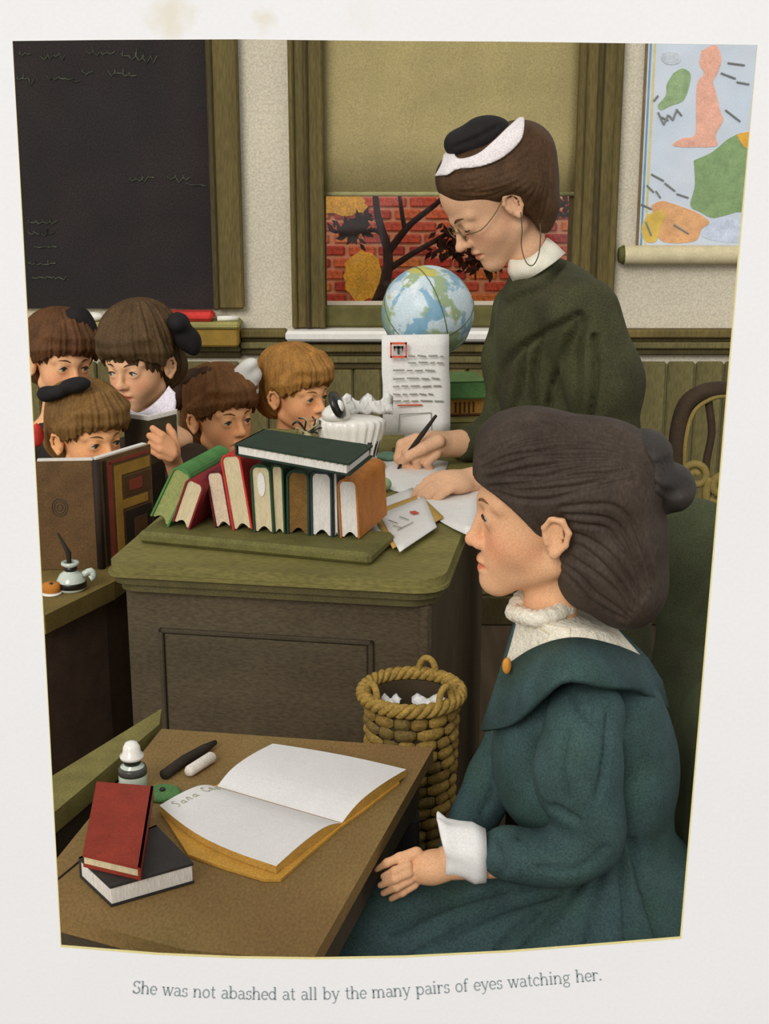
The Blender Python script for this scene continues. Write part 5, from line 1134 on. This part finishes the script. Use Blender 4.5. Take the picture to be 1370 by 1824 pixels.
# ---- the five watching children
def child(label, anchor_px, Y, H, yaw, pitch, roll, skin, haircol, hname, dress, gaze=(0, 0), up=24, hair_extra=(), cut=None, hair_top=1., iris=(84, 92, 70), res=.014, extra=(), hline=.605, side=1):
    at = P(*anchor_px, Y); hd = Head((.333, 0, .474), at, H, yaw, pitch, roll); base = hd.w((-.15, 0, -.35))
    p = thing('person', (base[0], base[1], 0), label, 'person')
    pp, ee = build_head(hd, skin, (196, 104, 82), nose=.9, up=up, res=res, neck=.14, blush=.8); add_head(p, hd, pp, ee, gaze, iris=iris, brow=tuple(int(c*.9) for c in haircol), extra=list(extra), brow_r=.011)
    s = Sdf(); s.ell((-.06, 0, .69), (.465, .392, .40*hair_top), k=.06); s.ell((.08, 0, .85), (.33, .34, .19*hair_top), k=.08); s.ell((-.28, 0, .45), (.26, .32, .34), k=.08)
    for q in hair_extra: s.ell(*q, k=.06)
    c = cut or ((.54, 0, .29), (.42, .46, .37)); s.ell(*c, k=.03, op='s')
    for i in range(44):                              # locks parted at the front and swept round to the temples
        al = math.radians(-84+168*i/43+rng.uniform(-2, 2)); ca, sa = math.cos(al), math.sin(al); b0 = .25*al+.12*side
        zb_ = hline-.03+.085*ca-.12*abs(sa)**3+rng.uniform(-.012, .012); m1 = .62*al+.05*side
        s.tube([(.30*math.cos(b0), .34*math.sin(b0), .97), (.44*math.cos(m1)-.01, .38*math.sin(m1), .83), (.455*ca-.015, .385*sa, (.74+zb_)/2+.03), (.425*ca-.01, .36*sa+.03*np.sign(al), zb_)], [.05, .05, .042, .014], .02)
    for y in (1, -1): s.ell((.02, .43*y, .43), (.105, .17, .15), k=.03, op='s')
    sdf_obj('hair', s, .013, m_hair(haircol, hname), p, 1, None, fr=hd, lock=True)
    d = Sdf(); zc = base[2]; f2 = hd.R@np.array([1, 0, 0]); f2 = np.array([f2[0], f2[1], 0]); f2 /= np.linalg.norm(f2); sd3 = np.array([-f2[1], f2[0], 0])
    d.tube([base+[0, 0, -.02], base+[0, 0, -.2], (base[0], base[1], zc*.45), (base[0], base[1], .05)], [.055, .085, .09, .12], .05)
    for sg in (1, -1):
        sh_ = base+sd3*sg*.10+[0, 0, -.05]; el = sh_+sd3*sg*.04+np.array([0, 0, -.2]); wr = el+f2*.14+np.array([0, 0, .02])-sd3*sg*.05
        if sg not in child.free: d.tube([sh_, el, wr], [.045, .042, .03], .04)
    sdf_obj('dress', d, .012, dress, p, 1)
    return p, hd, base, f2, sd3
child.free = ()
m_dr1 = M('dress_dark', (48, 42, 36), var=.2, scale=20); m_dr2 = M('dress_brown', (62, 48, 36), var=.2, scale=20); m_dr3 = M('dress_black', (36, 34, 32), var=.2, scale=20)
SK1, SK2 = (236, 178, 130), (238, 174, 120)
def bow(par, lobes, mat, h=.006):
    s = Sdf()
    for q in lobes: px_ell(s, *q, k=.012)
    return sdf_obj('hair_bow', s, h, mat, par, 1)
# A: at the left edge
pA, *_ = child('brown-haired child at the picture\'s left edge, looking over another child\'s head', (130, 656), 3.3, .212, -54, 5, -4, SK1, (92, 60, 34), 'a', m_dr1, (4, 0), 24)
bow([c for c in pA.children if c.name.startswith('hair')][0], [(138, 572, 3.34, 26, .04, 26, 0), (108, 566, 3.36, 24, .04, 16, 10), (158, 590, 3.34, 16, .03, 26, -10)], black_rib)
# C: older girl with open book
child.free = (1, -1)
hc = hand_mesh([([(306, 792, 2.86), (288, 776, 2.85), (272, 763, 2.852)], [9, 8, 6]), ([(308, 802, 2.855), (284, 788, 2.845), (266, 776, 2.85)], [9, 8, 6]), ([(308, 810, 2.85), (286, 800, 2.842), (268, 790, 2.85)], [9, 8, 6]),
                ([(304, 816, 2.85), (286, 811, 2.845), (272, 804, 2.85)], [8, 7, 6]), ([(312, 795, 2.88), (306, 772, 2.90), (296, 756, 2.905)], [9, 8, 7])], [('e', 304, 806, 2.875, 16, .018, 20, 20), ('c', [(304, 808, 2.88), (318, 850, 2.92)], [15, 17])], (222, 160, 116), .0026)
pC, hC, bC, fC, sC = child('older girl with white collar reading an open book, eyes turned aside', (221, 664), 3.1, .212, -113, 6, 3, (230, 178, 136), (82, 62, 38), 'c', m_dr2, (-24, 2), 20, [((-.05, 0, .80), (.46, .40, .38)), ((-.3, .0, .40), (.22, .36, .3))], ((.56, 0, .27), (.42, .48, .36)), 1.12, extra=[hc])
for sg, el, wr in ((1, (345, 870, 3.0), (318, 845, 2.93)), (-1, (190, 880, 2.98), (225, 850, 2.95))):
    s = Sdf(); s.tube([bC+sC*sg*.09+[0, 0, -.06], P(*el), P(*wr)], [.045, .042, .03], .03); sdf_obj('sleeve', s, .008, m_dr2, pC, 1)
cu, cl = spline([(226, 726), (246, 735), (268, 724), (288, 706), (301, 688)], 25), spline([(230, 746), (262, 755), (294, 745), (312, 730), (312, 700)], 25)
A = [[P(*(cu[j]*(1-i/5)+cl[j]*i/5), 3.02-.05*math.sin(math.pi*(.1+.75*j/24))-.02*i/5+.003*math.sin(j*1.7)*i/5) for j in range(25)] for i in range(6)]
solidify(obj('collar', grid(A), M('collar_lilac', (224, 216, 224), var=.10, scale=160, bump=.3), pC, True), .004)
bow([c for c in pC.children if c.name.startswith('hair')][0], [(330, 600, 3.16, 20, .04, 26, -20), (345, 612, 3.16, 14, .03, 22, 0), (318, 575, 3.14, 20, .04, 18, 30)], black_rib)
rb2 = thing('reading_book', P(268, 825, 2.89), 'small open olive book with white pages held by the older girl', 'book')
m_ol = M('cover_olive_dark', (66, 58, 40), var=.15)
bl2 = [P(264, 750, 2.865), P(268, 828, 2.865)]; L2, R2 = [P(220, 744, 2.93), P(224, 822, 2.93)], [P(314, 738, 2.915), P(316, 812, 2.915)]
obj('left_cover', slab([bl2[0], L2[0], L2[1], bl2[1]], (0, 1, 0), .004), m_ol, rb2); obj('right_cover', slab([bl2[0], R2[0], R2[1], bl2[1]], (0, 1, 0), .004), m_ol, rb2)
up_ = np.array([0, .008, .008])
obj('left_pages', slab([bl2[0]+up_, L2[0]+up_, L2[1]+up_, bl2[1]+up_], (0, 1, 0), .010), creamw, rb2); obj('right_pages', slab([bl2[0]+up_, R2[0]+up_, R2[1]+up_, bl2[1]+up_], (0, 1, 0), .010), creamw, rb2)
child.free = ()
# B: behind the big book
pB, *_ = child('fair-haired child peeping over the big brown book', (186, 790), 2.80, .196, -46, 4, 0, SK2, (120, 88, 46), 'b', m_dr3, (6, 6), 20)
bow([c for c in pB.children if c.name.startswith('hair')][0], [(134, 686, 2.79, 28, .03, 14, -8), (84, 702, 2.80, 18, .03, 14, 10), (106, 698, 2.80, 16, .03, 11, 0)], black_rib)
s = Sdf(); px_ell(s, 66, 775, 2.80, 12, .02, 22, 0, k=.01); sdf_obj('red_neck_bow', s, .006, M('red_felt'), pB, 1)
# D, E: behind the desk
pD, *_ = child('round-faced child with reddish hair and dark topknot behind the books', (421, 750), 3.42, .222, -50, -1, 0, SK2, (112, 74, 40), 'd', m_dr3, (0, 6), 16)
bow([c for c in pD.children if c.name.startswith('hair')][0], [(345, 672, 3.48, 28, .04, 16, -10), (322, 700, 3.5, 22, .05, 32, 20), (372, 662, 3.46, 18, .03, 10, 0)], m_hair((70, 48, 32), 'knot'))
pE, *_ = child('golden-haired child with a white bow, beside the inkstand', (562, 709), 3.5, .212, -38, 3, 0, SK2, (158, 112, 54), 'e', m_dr1, (0, 4), 18)
bow([c for c in pE.children if c.name.startswith('hair')][0], [(440, 654, 3.46, 22, .03, 13, -35), (434, 670, 3.46, 22, .03, 15, 10), (446, 688, 3.46, 12, .025, 20, -35), (455, 668, 3.47, 12, .03, 14, 0)], m_white)

# ------------------------------------------------------------------ chairs
ac = thing('armchair', (P(1285, 800, 2.62)[0], 2.62, 0), 'carved dark wooden chair with scrolled back behind the girl\'s bow', 'chair')
m_cv = M('carved_wood', (62, 48, 34), var=.2, scale=30); m_cvl = M('carved_pale', (136, 118, 64), var=.15, scale=30); YC = 2.62
frm = [(1212, 900), (1206, 830), (1208, 770), (1222, 722), (1250, 700), (1290, 694), (1330, 700), (1358, 722), (1372, 770), (1374, 830), (1368, 900)]
obj('back_frame', tube(spline([P(x, y, YC) for x, y in frm], 50), 15*mpp(YC), 10), m_cv, ac, True)
obj('frame_bead', tube(spline([P(x+(14 if x < 1290 else -14 if x > 1290 else 0), y+12, YC-.012) for x, y in frm], 50), 4*mpp(YC), 7), m_cvl, ac, True)
for x in (1262, 1320): obj('back_splat', tube(spline([P(x, 712, YC), P(x+6, 770, YC), P(x-4, 830, YC), P(x, 900, YC)], 16), 7*mpp(YC), 8), m_cv, ac, True)
def spiral(cx, cy, r0, r1, a0, turns, n=40): return [P(cx+(r0+(r1-r0)*i/n)*math.cos(a0+turns*6.283*i/n), cy+(r0+(r1-r0)*i/n)*math.sin(a0+turns*6.283*i/n), YC-.02) for i in range(n+1)]
obj('scroll', tube(spiral(1240, 848, 24, 5, 3.6, 1.3), 7*mpp(YC), 8), m_cvl, ac, True); obj('scroll', tube(spiral(1286, 868, 32, 6, 2.4, -1.4), 8*mpp(YC), 8), m_cvl, ac, True)
obj('scroll', tube(spline([P(1262, 850, YC-.02), P(1258, 885, YC-.02), P(1270, 912, YC-.02), P(1300, 918, YC-.02)], 14), 8*mpp(YC), 8), m_cvl, ac, True)
zs = .46; xl, xr = P(1212, 900, YC)[0], P(1368, 900, YC)[0]
obj('seat', bev(xl-.02, xr+.02, YC-.33, YC+.02, zs-.05, zs, .02), M('seat_green', (58, 64, 40), var=.2), ac)
zA = P(1290, 900, YC)[2]
for x in (xl, xr):
    obj('leg', bev(x-.02, x+.02, YC-.02, YC+.02, 0, zA+.01, .006), m_cv, ac); obj('leg', bev(x-.02, x+.02, YC-.32, YC-.28, 0, zs-.05, .006), m_cv, ac)
obj('lower_rail', bev(xl, xr, YC-.015, YC+.015, zA-.06, zA+.0, .006), m_cv, ac)
m_gv = M('green_velvet', (74, 82, 54), rough=.9, var=.2, scale=14, grain=.2, tint=(66, 68, 48))
uc = thing('upholstered_seat', (P(1270, 1100, 2.15)[0], 2.15, 0), 'dark green padded chair back beyond the seated girl', 'chair')
s = Sdf(); px_ell(s, 1245, 1010, 2.15, 92, .07, 130, -8, k=.05); px_ell(s, 1260, 1180, 2.15, 100, .09, 170, 0, k=.05); s.cone(P(1265, 1250, 2.15), (P(1265, 1250, 2.15)[0], 2.15, .40), .09, .1, .05)
sdf_obj('padded_back', s, .01, m_gv, uc, 2)
q = P(1265, 1250, 2.15); obj('plinth', bev(q[0]-.12, q[0]+.14, 2.0, 2.3, 0, .42, .02), m_dk, uc)
gb = thing('padded_bench', (P(1250, 1500, 1.72)[0], 1.72, 0), 'rounded dark green seat back close behind the seated girl, at the picture\'s right edge', 'seat')
s = Sdf(); px_ell(s, 1262, 1400, 1.80, 66, .16, 200, 3, k=.05); px_ell(s, 1262, 1580, 1.80, 76, .18, 200, 0, k=.05)
sdf_obj('seat_back', s, .009, m_gv, gb, 2, [[(1215, 1260), (1205, 1350), (1205, 1450)]], 8, .006)
xa = P(1010, 1660, 1.75)[0]; xb = P(1262, 1660, 1.75)[0]
obj('seat', bev(xa-.12, xb, 1.52, 1.9, .38, .42, .01), m_dk, gb)
for x in (xa-.09, xb-.04):
    for y in (1.55, 1.86): obj('leg', bev(x-.02, x+.02, y-.02, y+.02, 0, .38, .004), m_dk, gb)
